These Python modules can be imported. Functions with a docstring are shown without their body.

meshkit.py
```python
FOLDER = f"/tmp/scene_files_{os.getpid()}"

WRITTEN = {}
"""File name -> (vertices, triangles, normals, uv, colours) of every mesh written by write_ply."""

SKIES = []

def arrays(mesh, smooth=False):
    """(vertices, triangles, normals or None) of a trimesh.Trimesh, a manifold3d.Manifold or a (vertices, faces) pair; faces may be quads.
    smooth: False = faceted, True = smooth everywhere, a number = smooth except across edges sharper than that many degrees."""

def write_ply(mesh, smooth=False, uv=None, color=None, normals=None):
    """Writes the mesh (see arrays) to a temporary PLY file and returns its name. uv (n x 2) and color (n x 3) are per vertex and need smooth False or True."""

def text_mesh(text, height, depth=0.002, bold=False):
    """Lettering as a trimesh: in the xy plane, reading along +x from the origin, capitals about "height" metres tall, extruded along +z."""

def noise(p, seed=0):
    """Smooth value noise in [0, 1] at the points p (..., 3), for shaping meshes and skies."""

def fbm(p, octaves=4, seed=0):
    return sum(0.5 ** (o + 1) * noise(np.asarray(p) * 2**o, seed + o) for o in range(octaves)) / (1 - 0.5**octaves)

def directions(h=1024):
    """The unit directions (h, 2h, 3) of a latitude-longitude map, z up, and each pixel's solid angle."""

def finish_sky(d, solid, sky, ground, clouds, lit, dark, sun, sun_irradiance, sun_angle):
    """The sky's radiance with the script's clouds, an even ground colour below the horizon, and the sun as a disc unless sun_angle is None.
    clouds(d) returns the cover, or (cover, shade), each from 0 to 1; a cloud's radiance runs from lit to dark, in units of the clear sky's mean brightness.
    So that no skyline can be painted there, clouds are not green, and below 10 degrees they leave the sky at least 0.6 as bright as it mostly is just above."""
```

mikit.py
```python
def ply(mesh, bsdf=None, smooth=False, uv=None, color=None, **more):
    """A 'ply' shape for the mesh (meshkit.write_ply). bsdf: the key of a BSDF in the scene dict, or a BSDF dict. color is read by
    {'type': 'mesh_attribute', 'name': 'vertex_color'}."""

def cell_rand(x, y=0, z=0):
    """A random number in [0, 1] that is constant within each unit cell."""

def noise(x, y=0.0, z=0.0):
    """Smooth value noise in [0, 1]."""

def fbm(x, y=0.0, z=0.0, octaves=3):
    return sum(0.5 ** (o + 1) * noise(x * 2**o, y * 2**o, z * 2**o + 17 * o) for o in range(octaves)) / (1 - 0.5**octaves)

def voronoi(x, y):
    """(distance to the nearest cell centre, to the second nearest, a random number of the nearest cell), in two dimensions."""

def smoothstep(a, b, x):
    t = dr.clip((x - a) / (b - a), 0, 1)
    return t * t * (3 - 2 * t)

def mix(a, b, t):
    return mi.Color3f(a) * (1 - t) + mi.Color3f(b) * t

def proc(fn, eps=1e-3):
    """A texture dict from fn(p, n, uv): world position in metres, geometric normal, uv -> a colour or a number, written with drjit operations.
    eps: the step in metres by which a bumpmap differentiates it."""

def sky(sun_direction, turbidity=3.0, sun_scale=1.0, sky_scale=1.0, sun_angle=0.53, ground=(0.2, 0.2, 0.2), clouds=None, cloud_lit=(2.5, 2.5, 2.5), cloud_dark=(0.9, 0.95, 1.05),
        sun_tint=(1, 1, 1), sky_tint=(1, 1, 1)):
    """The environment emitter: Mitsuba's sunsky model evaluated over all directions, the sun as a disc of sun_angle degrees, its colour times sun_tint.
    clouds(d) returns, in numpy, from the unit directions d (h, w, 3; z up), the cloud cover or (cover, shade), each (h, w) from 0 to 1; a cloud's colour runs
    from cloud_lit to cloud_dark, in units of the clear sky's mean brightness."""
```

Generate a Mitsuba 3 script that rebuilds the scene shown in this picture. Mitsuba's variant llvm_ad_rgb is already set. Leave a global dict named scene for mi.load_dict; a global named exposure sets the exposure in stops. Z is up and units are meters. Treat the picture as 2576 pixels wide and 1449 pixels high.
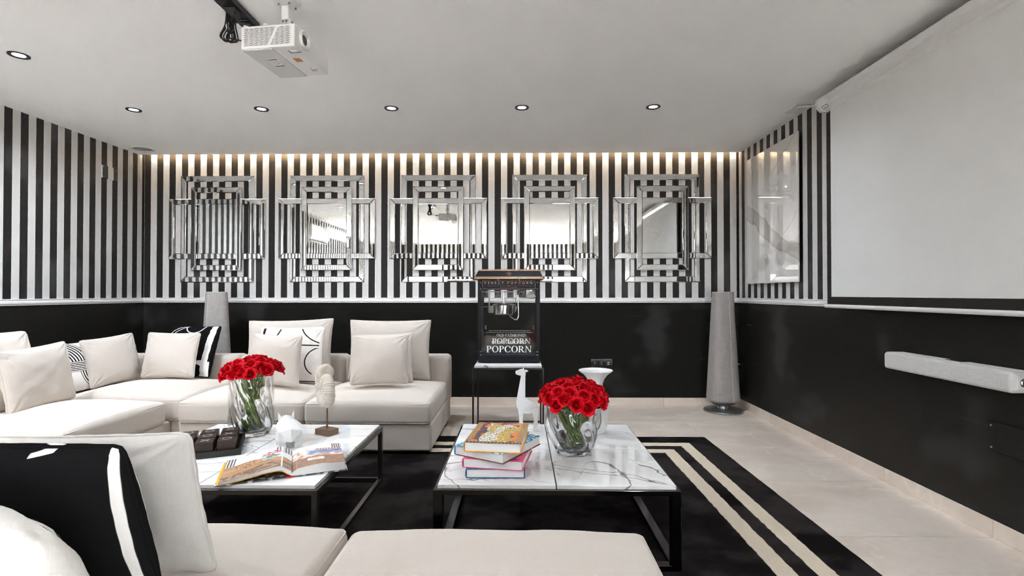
import math, random
import numpy as np
import trimesh
import drjit as dr
import mitsuba as mi
import mikit
import meshkit
from mikit import noise, fbm, voronoi, cell_rand, smoothstep, mix
from shapely.geometry import Polygon, Point, box as sbox
from shapely.ops import unary_union

T = mi.ScalarTransform4f
rng = np.random.default_rng(7)
scene, labels = {}, {}

# ------------------------------------------------------------------ camera, sky, lights, exposure
YAW, PITCH = math.atan(20 / 1290), math.atan(13.5 / 1290)
EYE = np.array([0.0, 0.0, 1.196])
FWD = np.array([-math.sin(YAW) * math.cos(PITCH), math.cos(YAW) * math.cos(PITCH), math.sin(PITCH)])
scene['camera'] = {'type': 'perspective', 'fov': 2 * math.degrees(math.atan(1288 / 1290)), 'fov_axis': 'x', 'near_clip': 0.05, 'far_clip': 200.0,
                   'to_world': T().look_at(origin=EYE.tolist(), target=(EYE + FWD).tolist(), up=[0, 0, 1])}
# a sunlit pale terrace lies outside the windows behind the camera; the sun stands beyond the mirrored wall and shines into none of them
scene['sky'] = {**mikit.sky([-0.10, 0.80, 0.60], turbidity=4.0, sun_scale=105.0, sky_scale=105.0, ground=(0.57, 0.60, 0.635), sun_tint=(0.94, 1.0, 1.09), sky_tint=(0.95, 1.0, 1.06),
                            clouds=lambda d: (np.clip(meshkit.fbm(d * [3, 3, 6], 4, 5) * 2.6 - 0.75, 0, 1), 0.15)), 'sampling_weight': 14.0}
exposure = 0.58
LAMP = 2750.0           # radiance of a fully lit downlight (each is dimmed by LEVEL)
LED = 170.0              # radiance of the cove strip

# ------------------------------------------------------------------ helpers
def num(key):
    if key not in scene and key not in labels and not any(k.startswith(key + '__') for k in scene):
        return key
    i = 1
    while True:
        k = f'{key}_{i:03d}'
        if k not in scene and k not in labels and not any(q.startswith(k + '__') for q in scene):
            return k
        i += 1

def obj(name, mesh, mat, parent=None, smooth=False, label=None, kind=None, uv=None, **more):
    key = num(f'{parent}__{name}' if parent else name)
    scene[key] = mikit.ply(mesh, mat, smooth=smooth, uv=uv, **more)
    d = {}
    if label: d['label'] = label
    if kind: d['kind'] = kind
    if d: labels[key] = d
    return key

def put(name, ply, parent, to_world=None, label=None):
    key = num(f'{parent}__{name}' if parent else name)
    scene[key] = dict(ply) if to_world is None else {**ply, 'to_world': to_world}
    if label: labels[key] = {'label': label}
    return key

def thing(name, label, cat, group=None):
    key = num(name)
    labels[key] = {'label': label, 'category': cat}
    if group: labels[key]['group'] = group
    return key

def struct(name, mesh, mat, smooth=False):
    return obj(name, mesh, mat, kind='structure', smooth=smooth)

def cat(*ms):
    ms = [m for m in ms if m is not None]
    return ms[0] if len(ms) == 1 else trimesh.util.concatenate(ms)

def bx(x0, x1, y0, y1, z0, z1):
    m = trimesh.creation.box(extents=[x1 - x0, y1 - y0, z1 - z0])
    m.apply_translation([(x0 + x1) / 2, (y0 + y1) / 2, (z0 + z1) / 2])
    return m

def rbox(x0, x1, y0, y1, z0, z1, r=0.01, n=3):
    """box with rounded edges (hull of corner spheres)"""
    a = np.linspace(0, math.pi / 2, n)
    o = np.array([[math.cos(t) * math.cos(q), math.cos(t) * math.sin(q), math.sin(t)] for t in a for q in a]) * r
    pts = []
    for sx in (-1, 1):
        for sy in (-1, 1):
            for sz in (-1, 1):
                c = [x1 - r if sx > 0 else x0 + r, y1 - r if sy > 0 else y0 + r, z1 - r if sz > 0 else z0 + r]
                pts.append(np.array(c) + o * [sx, sy, sz])
    return hull(np.vstack(pts))

def hull(p):
    return trimesh.convex.convex_hull(np.asarray(p, float))

def tube(pts, r, sides=8, closed=False, cap=True):
    p = np.asarray(pts, float); n = len(p)
    rr = np.broadcast_to(r, (n,)).astype(float)
    t = (np.roll(p, -1, 0) - np.roll(p, 1, 0)) if closed else np.gradient(p, axis=0)
    t /= np.linalg.norm(t, axis=1, keepdims=True) + 1e-12
    a = np.cross(t[0], [0, 0, 1.0] if abs(t[0][2]) < 0.9 else [1.0, 0, 0]); a /= np.linalg.norm(a)
    A = [a]
    for i in range(1, n):
        a = A[-1] - t[i] * (A[-1] @ t[i]); a /= np.linalg.norm(a) + 1e-12; A.append(a)
    A = np.array(A); B = np.cross(t, A)
    if closed:
        pass
    q = np.arange(sides) * 2 * math.pi / sides
    v = (p[:, None] + rr[:, None, None] * (np.cos(q)[None, :, None] * A[:, None] + np.sin(q)[None, :, None] * B[:, None])).reshape(-1, 3)
    f = []
    for i in range(n if closed else n - 1):
        j = (i + 1) % n
        for k in range(sides):
            l = (k + 1) % sides
            f += [[i * sides + k, i * sides + l, j * sides + l], [i * sides + k, j * sides + l, j * sides + k]]
    v = list(map(tuple, v))
    if cap and not closed:
        v += [tuple(p[0]), tuple(p[-1])]
        for k in range(sides):
            l = (k + 1) % sides
            f += [[len(v) - 2, l, k], [len(v) - 1, (n - 1) * sides + k, (n - 1) * sides + l]]
    return trimesh.Trimesh(np.array(v), np.array(f), process=False)

def spline(pts, n=24):
    """Catmull-Rom through the points"""
    p = np.asarray(pts, float)
    p = np.vstack([2 * p[0] - p[1], p, 2 * p[-1] - p[-2]])
    out = []
    for i in range(1, len(p) - 2):
        for t in np.linspace(0, 1, n, endpoint=(i == len(p) - 3)):
            a, b, c, d = p[i - 1], p[i], p[i + 1], p[i + 2]
            out.append(0.5 * (2 * b + (c - a) * t + (2 * a - 5 * b + 4 * c - d) * t * t + (3 * b - a - 3 * c + d) * t ** 3))
    return np.array(out)

def lathe(prof, n=48, c=(0, 0, 0)):
    """revolve an (r, z) profile about z"""
    prof = np.asarray(prof, float); m = len(prof)
    q = np.arange(n) * 2 * math.pi / n
    v = np.stack([prof[:, None, 0] * np.cos(q), prof[:, None, 0] * np.sin(q), np.repeat(prof[:, 1:2], n, 1)], -1).reshape(-1, 3) + c
    i, j = np.meshgrid(np.arange(m - 1), np.arange(n), indexing='ij')
    k = (j + 1) % n
    f = np.concatenate([np.stack([i * n + j, i * n + k, (i + 1) * n + k], -1).reshape(-1, 3), np.stack([i * n + j, (i + 1) * n + k, (i + 1) * n + j], -1).reshape(-1, 3)])
    me = trimesh.Trimesh(v, f, process=False)
    return clean(me)

def clean(me):
    me.merge_vertices(); me.update_faces(me.nondegenerate_faces()); me.remove_unreferenced_vertices()
    return me

def cyl(p0, p1, r, n=20):
    p0, p1 = np.asarray(p0, float), np.asarray(p1, float)
    return tube([p0, p1], r, n)

def extrude(poly, h, z0=0.0):
    gs = getattr(poly, 'geoms', [poly])
    m = cat(*[trimesh.creation.extrude_polygon(g, h, engine='earcut') for g in gs])
    m.apply_translation([0, 0, z0])
    return m

def frame(origin, x, y):
    """4x4 with axes x, y and their cross product"""
    x = np.asarray(x, float); x = x / np.linalg.norm(x)
    y = np.asarray(y, float); y = y - x * (x @ y); y /= np.linalg.norm(y)
    M = np.eye(4); M[:3, 0], M[:3, 1], M[:3, 2], M[:3, 3] = x, y, np.cross(x, y), origin
    return M

def rotz(a, o=(0, 0, 0)):
    c, s = math.cos(a), math.sin(a)
    return np.array([[c, -s, 0, o[0]], [s, c, 0, o[1]], [0, 0, 1, o[2]], [0, 0, 0, 1.0]])

def moved(m, M):
    m = m.copy(); m.apply_transform(M); return m

def grid_mesh(P, flip=False):
    """P (a, b, 3) -> mesh with uv"""
    a, b = P.shape[:2]
    i, j = np.meshgrid(np.arange(a - 1), np.arange(b - 1), indexing='ij')
    q = np.stack([i * b + j, (i + 1) * b + j, (i + 1) * b + j + 1, i * b + j + 1], -1).reshape(-1, 4)
    if flip: q = q[:, ::-1]
    f = np.vstack([q[:, [0, 1, 2]], q[:, [0, 2, 3]]])
    return trimesh.Trimesh(P.reshape(-1, 3), f, process=False)

def softbox(x0, x1, y0, y1, z0, z1, r, crown=0.0, belly=0.0, n=14, seed=0, wob=0.003, pw=0.8):
    """upholstered box: rounded edges, domed top, slightly uneven"""
    h = np.array([x1 - x0, y1 - y0, z1 - z0]) / 2
    c = np.array([x0 + x1, y0 + y1, z0 + z1]) / 2
    def axis(H):
        e = np.tan(np.linspace(0, math.pi / 4, 5)) * r
        inner = np.linspace(-H + r, H - r, n)
        return np.concatenate([-(H - r) - e[::-1], inner[1:-1], (H - r) + e])
    ax = [axis(x) for x in h]
    parts = []
    for d in range(3):
        a, b = [k for k in range(3) if k != d]
        for s in (-1, 1):
            A, B = np.meshgrid(ax[a], ax[b], indexing='ij')
            P = np.zeros(A.shape + (3,)); P[..., a], P[..., b], P[..., d] = A, B, s * h[d]
            parts.append(grid_mesh(P, flip=(s < 0) ^ (d == 1)))
    m = cat(*parts); m.merge_vertices(digits_vertex=6)
    v = np.array(m.vertices)
    inner = np.clip(v, -(h - r), h - r); dd = v - inner
    L = np.linalg.norm(dd, axis=1, keepdims=True)
    v = inner + dd / np.maximum(L, 1e-9) * r
    u = np.clip(v / h, -1, 1)
    up = np.clip((v[:, 2] / h[2] + 1) / 2, 0, 1)
    v[:, 2] += crown * up * ((1 - u[:, 0] ** 2) * (1 - u[:, 1] ** 2)) ** pw
    w = (1 - u[:, 2] ** 2)
    v[:, 0] += belly * np.sign(u[:, 0]) * u[:, 0] ** 4 * w * (1 - u[:, 1] ** 4)
    v[:, 1] += belly * np.sign(u[:, 1]) * u[:, 1] ** 4 * w * (1 - u[:, 0] ** 4)
    v += (meshkit.fbm((v + c) * 7, 3, seed)[:, None] - 0.5) * wob * 2 * np.array([0.5, 0.5, 1])
    m.vertices = v + c
    return m

# ------------------------------------------------------------------ materials
def P(name, color, rough=0.5, bump=None, **kw):
    c = {'type': 'rgb', 'value': list(color)} if isinstance(color, (tuple, list)) else color
    if isinstance(rough, (int, float)): rough = float(rough)
    b = {'type': 'principled', 'base_color': c, 'roughness': rough, **kw}
    if bump is not None:
        b = {'type': 'bumpmap', 'arbitrary': bump[0], 'scale': bump[1], 'bsdf': b}
    scene[name] = {'type': 'twosided', 'bsdf': b}
    return name

def rgb(r, g, b):
    """sRGB 0-255 -> linear"""
    f = lambda c: (c / 255 / 12.92) if c < 10.3 else ((c / 255 + 0.055) / 1.055) ** 2.4
    return (f(r), f(g), f(b))

def even(x):
    h = dr.floor(x) * 0.5
    return (h - dr.floor(h)) < 0.25

WHITE_S, BLACK_S = (0.66, 0.648, 0.632), (0.013, 0.0127, 0.012)
def stripes(axis, start, period, white=WHITE_S):
    def fn(p, n, uv):
        c = p.x if axis == 0 else p.y
        t = (c - start) / period
        t = t - dr.floor(t)
        black = smoothstep(-0.006, 0.006, t) * (1 - smoothstep(0.494, 0.506, t)) + smoothstep(0.994, 1.006, t)
        line = smoothstep(0.012, 0.0, dr.abs(t - 0.525)) + smoothstep(0.012, 0.0, dr.abs(t - 0.975))
        g = fbm(p.x * 9 + p.y * 5, p.z * 3, 2.0)
        smudge = smoothstep(0.58, 0.8, fbm(p.x * 3 + p.y * 3, p.z * 2.2, 7.0, 4)) * 0.02
        w = mix(mi.Color3f(*white) * (0.985 + 0.03 * g), mi.Color3f(*white) * 1.1, dr.minimum(line, 1.0))
        return mix(w, mi.Color3f(*BLACK_S) * (0.9 + 0.2 * g) + smudge, dr.clip(black, 0, 1))
    return mikit.proc(fn)
P('wallpaper_back', stripes(0, -3.9418, 0.1359), 0.5, specular=0.12)
P('wallpaper_left', stripes(1, 3.9804 - 0.1349 * 80, 0.1349), 0.5, specular=0.12)
P('wallpaper_right', stripes(1, 5.4015 - 0.068 - 0.136 * 80, 0.136), 0.5, specular=0.12)

def black_paint(p, n, uv):
    h = p.x + p.y
    s = smoothstep(0.56, 0.85, fbm(h * 2.3, p.z * 3.1, 1.0, 3)) * 0.014
    scr = smoothstep(0.93, 0.99, noise(h * 3 + 4 * fbm(h, p.z, 3.0), p.z * 24, 5.0)) * smoothstep(0.5, 0.75, fbm(h * 1.4, p.z * 1.4, 9.0)) * 0.032
    dust = smoothstep(0.985, 1.0, noise(h * 130, p.z * 130, 2.0)) * 0.05
    return mi.Color3f(0.0085, 0.0083, 0.0076) + s + scr + dust
P('black_wall_paint', mikit.proc(black_paint), mikit.proc(lambda p, n, uv: 0.34 + 0.16 * fbm((p.x + p.y) * 4, p.z * 2, 3.0)), specular=0.16)
P('black_wall_paint_back', mikit.proc(black_paint), 0.55, specular=0.03)
P('white_ceiling_paint', mikit.proc(lambda p, n, uv: mi.Color3f(0.885, 0.89, 0.88) * (0.985 + 0.03 * fbm(p.x * 1.7, p.y * 1.7, 0.0))), 0.75, specular=0.2)
P('white_trim_paint', (0.80, 0.785, 0.77), 0.35)
P('white_plaster', (0.78, 0.77, 0.75), 0.8)

def stone(p, n, uv):
    ix, iy = dr.floor((p.x - 0.03) / 1.5), dr.floor((p.y - 0.31) / 0.75)
    r = cell_rand(ix, iy, 3)
    a = fbm(p.x * 1.6 + r * 9, p.y * 4.0 + r * 5 + 1.2 * fbm(p.x * 3, p.y * 3, 4.0), p.z * 3, 5)
    sp = fbm(p.x * 38, p.y * 38, p.z * 38, 2)
    v = smoothstep(0.018, 0.0, dr.abs(fbm(p.x * 1.3 + p.z, p.y * 2.6, 11.0 + r * 4, 4) - 0.52)) * 0.10
    c = mix((0.67, 0.57, 0.485), (0.77, 0.675, 0.59), smoothstep(0.3, 0.7, a))
    return c * (0.94 + 0.06 * r + 0.06 * (sp - 0.5)) + v * mi.Color3f(0.5, 0.48, 0.45)
P('floor_stone', mikit.proc(stone), mikit.proc(lambda p, n, uv: 0.30 + 0.18 * fbm(p.x * 5, p.y * 5, 1.0)), specular=0.45)
P('grout', (0.50, 0.46, 0.41), 0.8)

def linen(base, sx=120.0, amp=0.07):
    def fn(p, n, uv):
        h = p.x * 0.8 + p.y * 0.6
        w = noise(h * 60, p.z * 900, p.y * 300) * 0.5 + noise(h * 900, p.z * 70, p.x * 80) * 0.5
        big = fbm(p.x * 5, p.y * 5, p.z * 5)
        return mi.Color3f(*base) * (1 + amp * (w - 0.5) + 0.04 * (big - 0.5))
    return mikit.proc(fn)
weave = mikit.proc(lambda p, n, uv: noise((p.x + 0.6 * p.y) * 260, p.z * 520, p.y * 260), 5e-4)
P('sofa_linen', linen((0.535, 0.482, 0.43)), 0.88, specular=0.15, sheen=0.25)
P('pillow_linen', linen((0.55, 0.495, 0.445)), 0.9, specular=0.12, sheen=0.25)
P('white_knit', linen((0.55, 0.525, 0.49), amp=0.14), 0.92, bump=(weave, 0.0006), specular=0.1, sheen=0.3)

P('black_steel', (0.012, 0.012, 0.012), 0.16, specular=0.55)
P('graphite_steel', (0.095, 0.088, 0.08), 0.22, metallic=0.92)
P('dark_mirror_steel', (0.055, 0.053, 0.05), 0.12, metallic=1.0)
P('black_plastic', (0.009, 0.009, 0.009), 0.35, specular=0.2)
P('black_gloss', (0.008, 0.008, 0.009), 0.08)
P('white_plastic', (0.77, 0.765, 0.745), 0.38)
P('grey_plastic', (0.60, 0.60, 0.585), 0.45)
P('dark_slot', (0.10, 0.10, 0.095), 0.7)
P('steel', (0.62, 0.61, 0.59), 0.16, metallic=1.0)
P('steel_screw', (0.66, 0.65, 0.62), 0.25, metallic=1.0)
P('ceramic_white', (0.74, 0.74, 0.73), 0.32)
P('polygon_white', (0.66, 0.665, 0.66), 0.42)
P('bronze_brown', (0.155, 0.098, 0.062), 0.38, metallic=0.45)
P('rod_bronze', (0.115, 0.066, 0.040), 0.35, metallic=0.6)
P('copper_print', (0.50, 0.285, 0.165), 0.35, metallic=0.55)
P('silver_inlay', (0.42, 0.40, 0.36), 0.35, metallic=0.7)
P('letter_white', (0.86, 0.86, 0.84), 0.5)
P('orange_label', (0.42, 0.175, 0.035), 0.5)
P('rubber_cable', (0.006, 0.006, 0.006), 0.4, specular=0.2)
P('white_cable', (0.78, 0.77, 0.75), 0.45)
P('screen_white', (0.74, 0.74, 0.725), 0.85, specular=0.1)
P('screen_black', (0.014, 0.013, 0.012), 0.8, specular=0.15)
P('downlight_reflector', (0.72, 0.72, 0.72), 0.25, metallic=0.3)
P('stem_green', mikit.proc(lambda p, n, uv: mix((0.085, 0.17, 0.022), (0.20, 0.30, 0.055), fbm(p.x * 40, p.y * 40, p.z * 14))), 0.45)
P('leaf_green', mikit.proc(lambda p, n, uv: mix((0.035, 0.10, 0.02), (0.09, 0.19, 0.04), fbm(p.x * 60, p.y * 60, p.z * 60))), 0.45)
P('rose_red', mikit.proc(lambda p, n, uv: mi.Color3f(0.50, 0.002, 0.010) * (0.75 + 0.5 * noise(p.x * 50, p.y * 50, p.z * 50))), 0.6, specular=0.12)
P('rose_red_deep', (0.36, 0.002, 0.010), 0.55, specular=0.3, sheen=0.3)
scene['mirror_glass'] = {'type': 'twosided', 'bsdf': {'type': 'conductor', 'specular_reflectance': {'type': 'rgb', 'value': [0.84, 0.845, 0.835]}}}
scene['clear_glass'] = {'type': 'dielectric', 'int_ior': 1.5, 'ext_ior': 1.0}
scene['water'] = {'type': 'dielectric', 'int_ior': 1.33, 'ext_ior': 1.0}
scene['pane_glass'] = {'type': 'thindielectric', 'int_ior': 1.5}

def tower_cloth(p, n, uv):
    w = noise((p.x - 0.5 * p.y) * 420, p.z * 60, 1.0) * 0.5 + noise((p.x - 0.5 * p.y) * 60, p.z * 420, 7.0) * 0.5
    return mi.Color3f(0.36, 0.335, 0.32) * (0.80 + 0.40 * w)
P('speaker_cloth', mikit.proc(tower_cloth), 0.85, specular=0.15)
P('soundbar_cloth', mikit.proc(lambda p, n, uv: mi.Color3f(0.60, 0.59, 0.575) * (0.86 + 0.28 * (noise(p.y * 60, p.z * 700, 1.0) * 0.6 + noise(p.y * 700, p.z * 90, 5.0) * 0.4))), 0.85, specular=0.15)
P('speaker_metal', (0.30, 0.30, 0.295), 0.32, metallic=0.85)
P('seam_thread', (0.66, 0.64, 0.62), 0.7)

def marble_fn(cx, cy, seed):
    """white marble with thin dark veins; every slab cut differently"""
    def fn(p, n, uv):
        ix, iy = dr.floor((p.x - cx) / 0.53 + 1), dr.floor((p.y - cy) / 0.53 + 1)
        r, r2 = cell_rand(ix, iy, seed), cell_rand(ix, iy, seed + 1)
        a = 0.15 - 0.9 * r
        x, y = p.x + r * 7, p.y + r2 * 9 + p.z * 0.6
        u, v = x * dr.cos(a) + y * dr.sin(a), y * dr.cos(a) - x * dr.sin(a)
        jag = fbm(u * 16, v * 16, seed, 3) - 0.5
        wv = v + 0.10 * (noise(u * 3.0, v * 3.0, seed + 3.0) - 0.5) + 0.045 * jag
        gate = smoothstep(0.42, 0.58, noise(u * 2.2, v * 4.0, seed + 9.0))
        fine = 0.5 + 0.8 * noise(u * 9, v * 9, seed + 6.0)
        v1 = smoothstep(0.040, 0.0, dr.abs(noise(u * 0.9 + 0.3 * jag, wv * 13.0, seed + 13.0) - 0.5) / fine * 1.7) * (0.25 + 0.75 * gate)
        wu = u + 0.35 * v + 0.07 * jag
        v2 = smoothstep(0.034, 0.0, dr.abs(noise(wu * 8.0, (v - 0.3 * u) * 1.4, seed + 23.0) - 0.5) / fine * 1.6) * smoothstep(0.46, 0.60, noise(u * 3.4, v * 3.4, seed + 31.0))
        v3 = smoothstep(0.030, 0.0, dr.abs(noise(u * 2.2 + 0.4 * jag, (wv + 0.25 * u) * 30.0, seed + 43.0) - 0.5) * 1.5) * smoothstep(0.60, 0.72, noise(u * 2.6, v * 5.0, seed + 51.0)) * 0.75
        vein = dr.clip(dr.maximum(dr.maximum(v1, v2 * 0.9), v3), 0, 1)
        halo = smoothstep(0.14, 0.0, dr.abs(noise(u * 0.9 + 0.3 * jag, wv * 13.0, seed + 13.0) - 0.5)) * gate
        base = mix((0.80, 0.79, 0.77), (0.62, 0.62, 0.62), halo * 0.12 + 0.25 * smoothstep(0.5, 0.8, noise(u * 6, v * 7, seed + 2.0)))
        return mix(base, (0.04, 0.04, 0.05), vein * 0.92)
    return mikit.proc(fn)
P('marble_near_table', marble_fn(0.158, 2.735, 3), 0.03, specular=0.6)
P('marble_far_table', marble_fn(-1.397, 2.72, 17), 0.04, specular=0.6)
P('marble_console', marble_fn(5.0, 3.0, 29), 0.15)

def calacatta(p, n, uv):
    y, z = 5.2 - p.y, p.z                       # y runs from the far edge towards the camera
    w = z - 1.98 + 0.50 * y + 0.16 * (fbm(y * 3.2, z * 3.2, 2.0, 3) - 0.5)
    wid = 0.05 + 0.055 * noise(y * 4, z * 2, 3.0)
    band = smoothstep(0.02, -0.02, dr.abs(w) - wid)
    rim = smoothstep(0.020, 0.0, dr.abs(dr.abs(w) - wid))
    low = smoothstep(0.03, -0.05, dr.abs(z - 1.40 - 0.18 * y + 0.12 * (noise(y * 7, z * 7, 6.0) - 0.5)) - 0.10) * smoothstep(0.45, 0.60, noise(y * 6, z * 8, 4.0))
    jag = fbm(y * 9, z * 9, 5.0, 3) - 0.5
    t1 = smoothstep(0.014, 0.0, dr.abs(y - 0.10 - 0.10 * (2.5 - z) + 0.07 * jag)) * smoothstep(1.85, 1.95, z)
    t2 = smoothstep(0.012, 0.0, dr.abs(z - 2.42 - 0.55 * (y - 0.72) + 0.09 * jag)) * smoothstep(0.35, 0.5, y)
    t3 = smoothstep(0.010, 0.0, dr.abs(z - 1.62 - 0.8 * (y - 0.6) + 0.10 * jag)) * smoothstep(0.5, 0.6, y)
    c = mix((0.77, 0.72, 0.675), (0.81, 0.775, 0.74), noise(y * 2, z * 2, 9.0))
    c = mix(c, (0.47, 0.44, 0.40), dr.clip(band * 0.75 + low * 0.65, 0, 1))
    return mix(c, (0.36, 0.31, 0.23), dr.clip(rim * 0.55 + (t1 + t2 + t3) * 0.5, 0, 0.85))
P('calacatta_slab', mikit.proc(calacatta), 0.025, specular=0.7)

# rug
RX0, RX1, RY0, RY1 = -2.40, 1.535, 0.45, 4.296
def rug_col(p, n, uv):
    w = 0.006 * (noise(p.x * 45, p.y * 45, 0.0) - 0.5)
    d = dr.minimum(dr.minimum(p.x - RX0, RX1 - p.x), dr.minimum(p.y - RY0, RY1 - p.y)) + w
    def band(a, b): return smoothstep(a - 0.002, a + 0.002, d) * (1 - smoothstep(b - 0.002, b + 0.002, d))
    s = band(0.195, 0.282) + band(0.365, 0.455)
    fib = noise(p.x * 420, p.y * 420, 3.0) * 0.6 + noise(p.x * 900, p.y * 900, 6.0) * 0.4
    patch = fbm(p.x * 5, p.y * 6, 1.0, 4)
    speck = smoothstep(0.965, 0.99, noise(p.x * 230, p.y * 230, 11.0)) * 0.10
    blk = mi.Color3f(0.0155, 0.0135, 0.0135) * (0.45 + 0.9 * fib) * (0.45 + 1.1 * smoothstep(0.3, 0.75, patch)) + speck * smoothstep(0.4, 0.8, patch)
    bei = mi.Color3f(0.60, 0.515, 0.405) * (0.86 + 0.28 * fib)
    return mix(blk, bei, dr.clip(s, 0, 1))
P('rug_wool', mikit.proc(rug_col), 0.95, bump=(mikit.proc(lambda p, n, uv: noise(p.x * 300, p.y * 300, 1.0), 8e-4), 0.002), specular=0.0)

P('dark_wood', mikit.proc(lambda p, n, uv: mix((0.008, 0.006, 0.005), (0.034, 0.017, 0.010), fbm(p.x * 25 + p.y * 12, p.z * 120, p.y * 14, 4))), 0.38, specular=0.25)
P('tray_black', mikit.proc(lambda p, n, uv: mi.Color3f(0.011, 0.010, 0.009) * (0.8 + 0.4 * noise(p.x * 60, p.y * 60, p.z * 60))), 0.45, specular=0.25)
def fossil(p, n, uv):
    a = fbm(p.x * 60, p.y * 60, p.z * 60, 4)
    pits = smoothstep(0.70, 0.78, noise(p.x * 380, p.y * 380, p.z * 380)) * smoothstep(0.45, 0.7, fbm(p.x * 22, p.y * 22, p.z * 22))
    return mix(mix((0.50, 0.44, 0.365), (0.63, 0.59, 0.525), a), (0.26, 0.19, 0.12), pits * 0.8)
P('fossil_stone', mikit.proc(fossil), 0.8, bump=(mikit.proc(lambda p, n, uv: fbm(p.x * 160, p.y * 160, p.z * 160), 6e-4), 0.002))
P('page_paper', mikit.proc(lambda p, n, uv: mi.Color3f(0.74, 0.735, 0.72) * (0.86 + 0.2 * noise(p.x * 6, p.y * 6, p.z * 1100))), 0.8, specular=0.15)
P('cover_navy', (0.022, 0.065, 0.15), 0.5)
P('cover_pink', (0.70, 0.10, 0.235), 0.5)
P('cover_yellow', (0.80, 0.36, 0.012), 0.45)
P('cover_maroon', mikit.proc(lambda p, n, uv: mix((0.07, 0.012, 0.014), (0.55, 0.30, 0.05), smoothstep(0.72, 0.78, noise(p.x * 70, p.y * 70, p.z * 60)))), 0.5)
P('cover_red', (0.50, 0.02, 0.025), 0.5)

# ------------------------------------------------------------------ the room
D, XL, XR, YR, YB, C = 5.5, -4.08, 2.325, -4.5, -7.5, 2.68
TOP = 2.95
LIP = 5.41
RAIL0, RAIL1 = 1.095, 1.150

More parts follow.
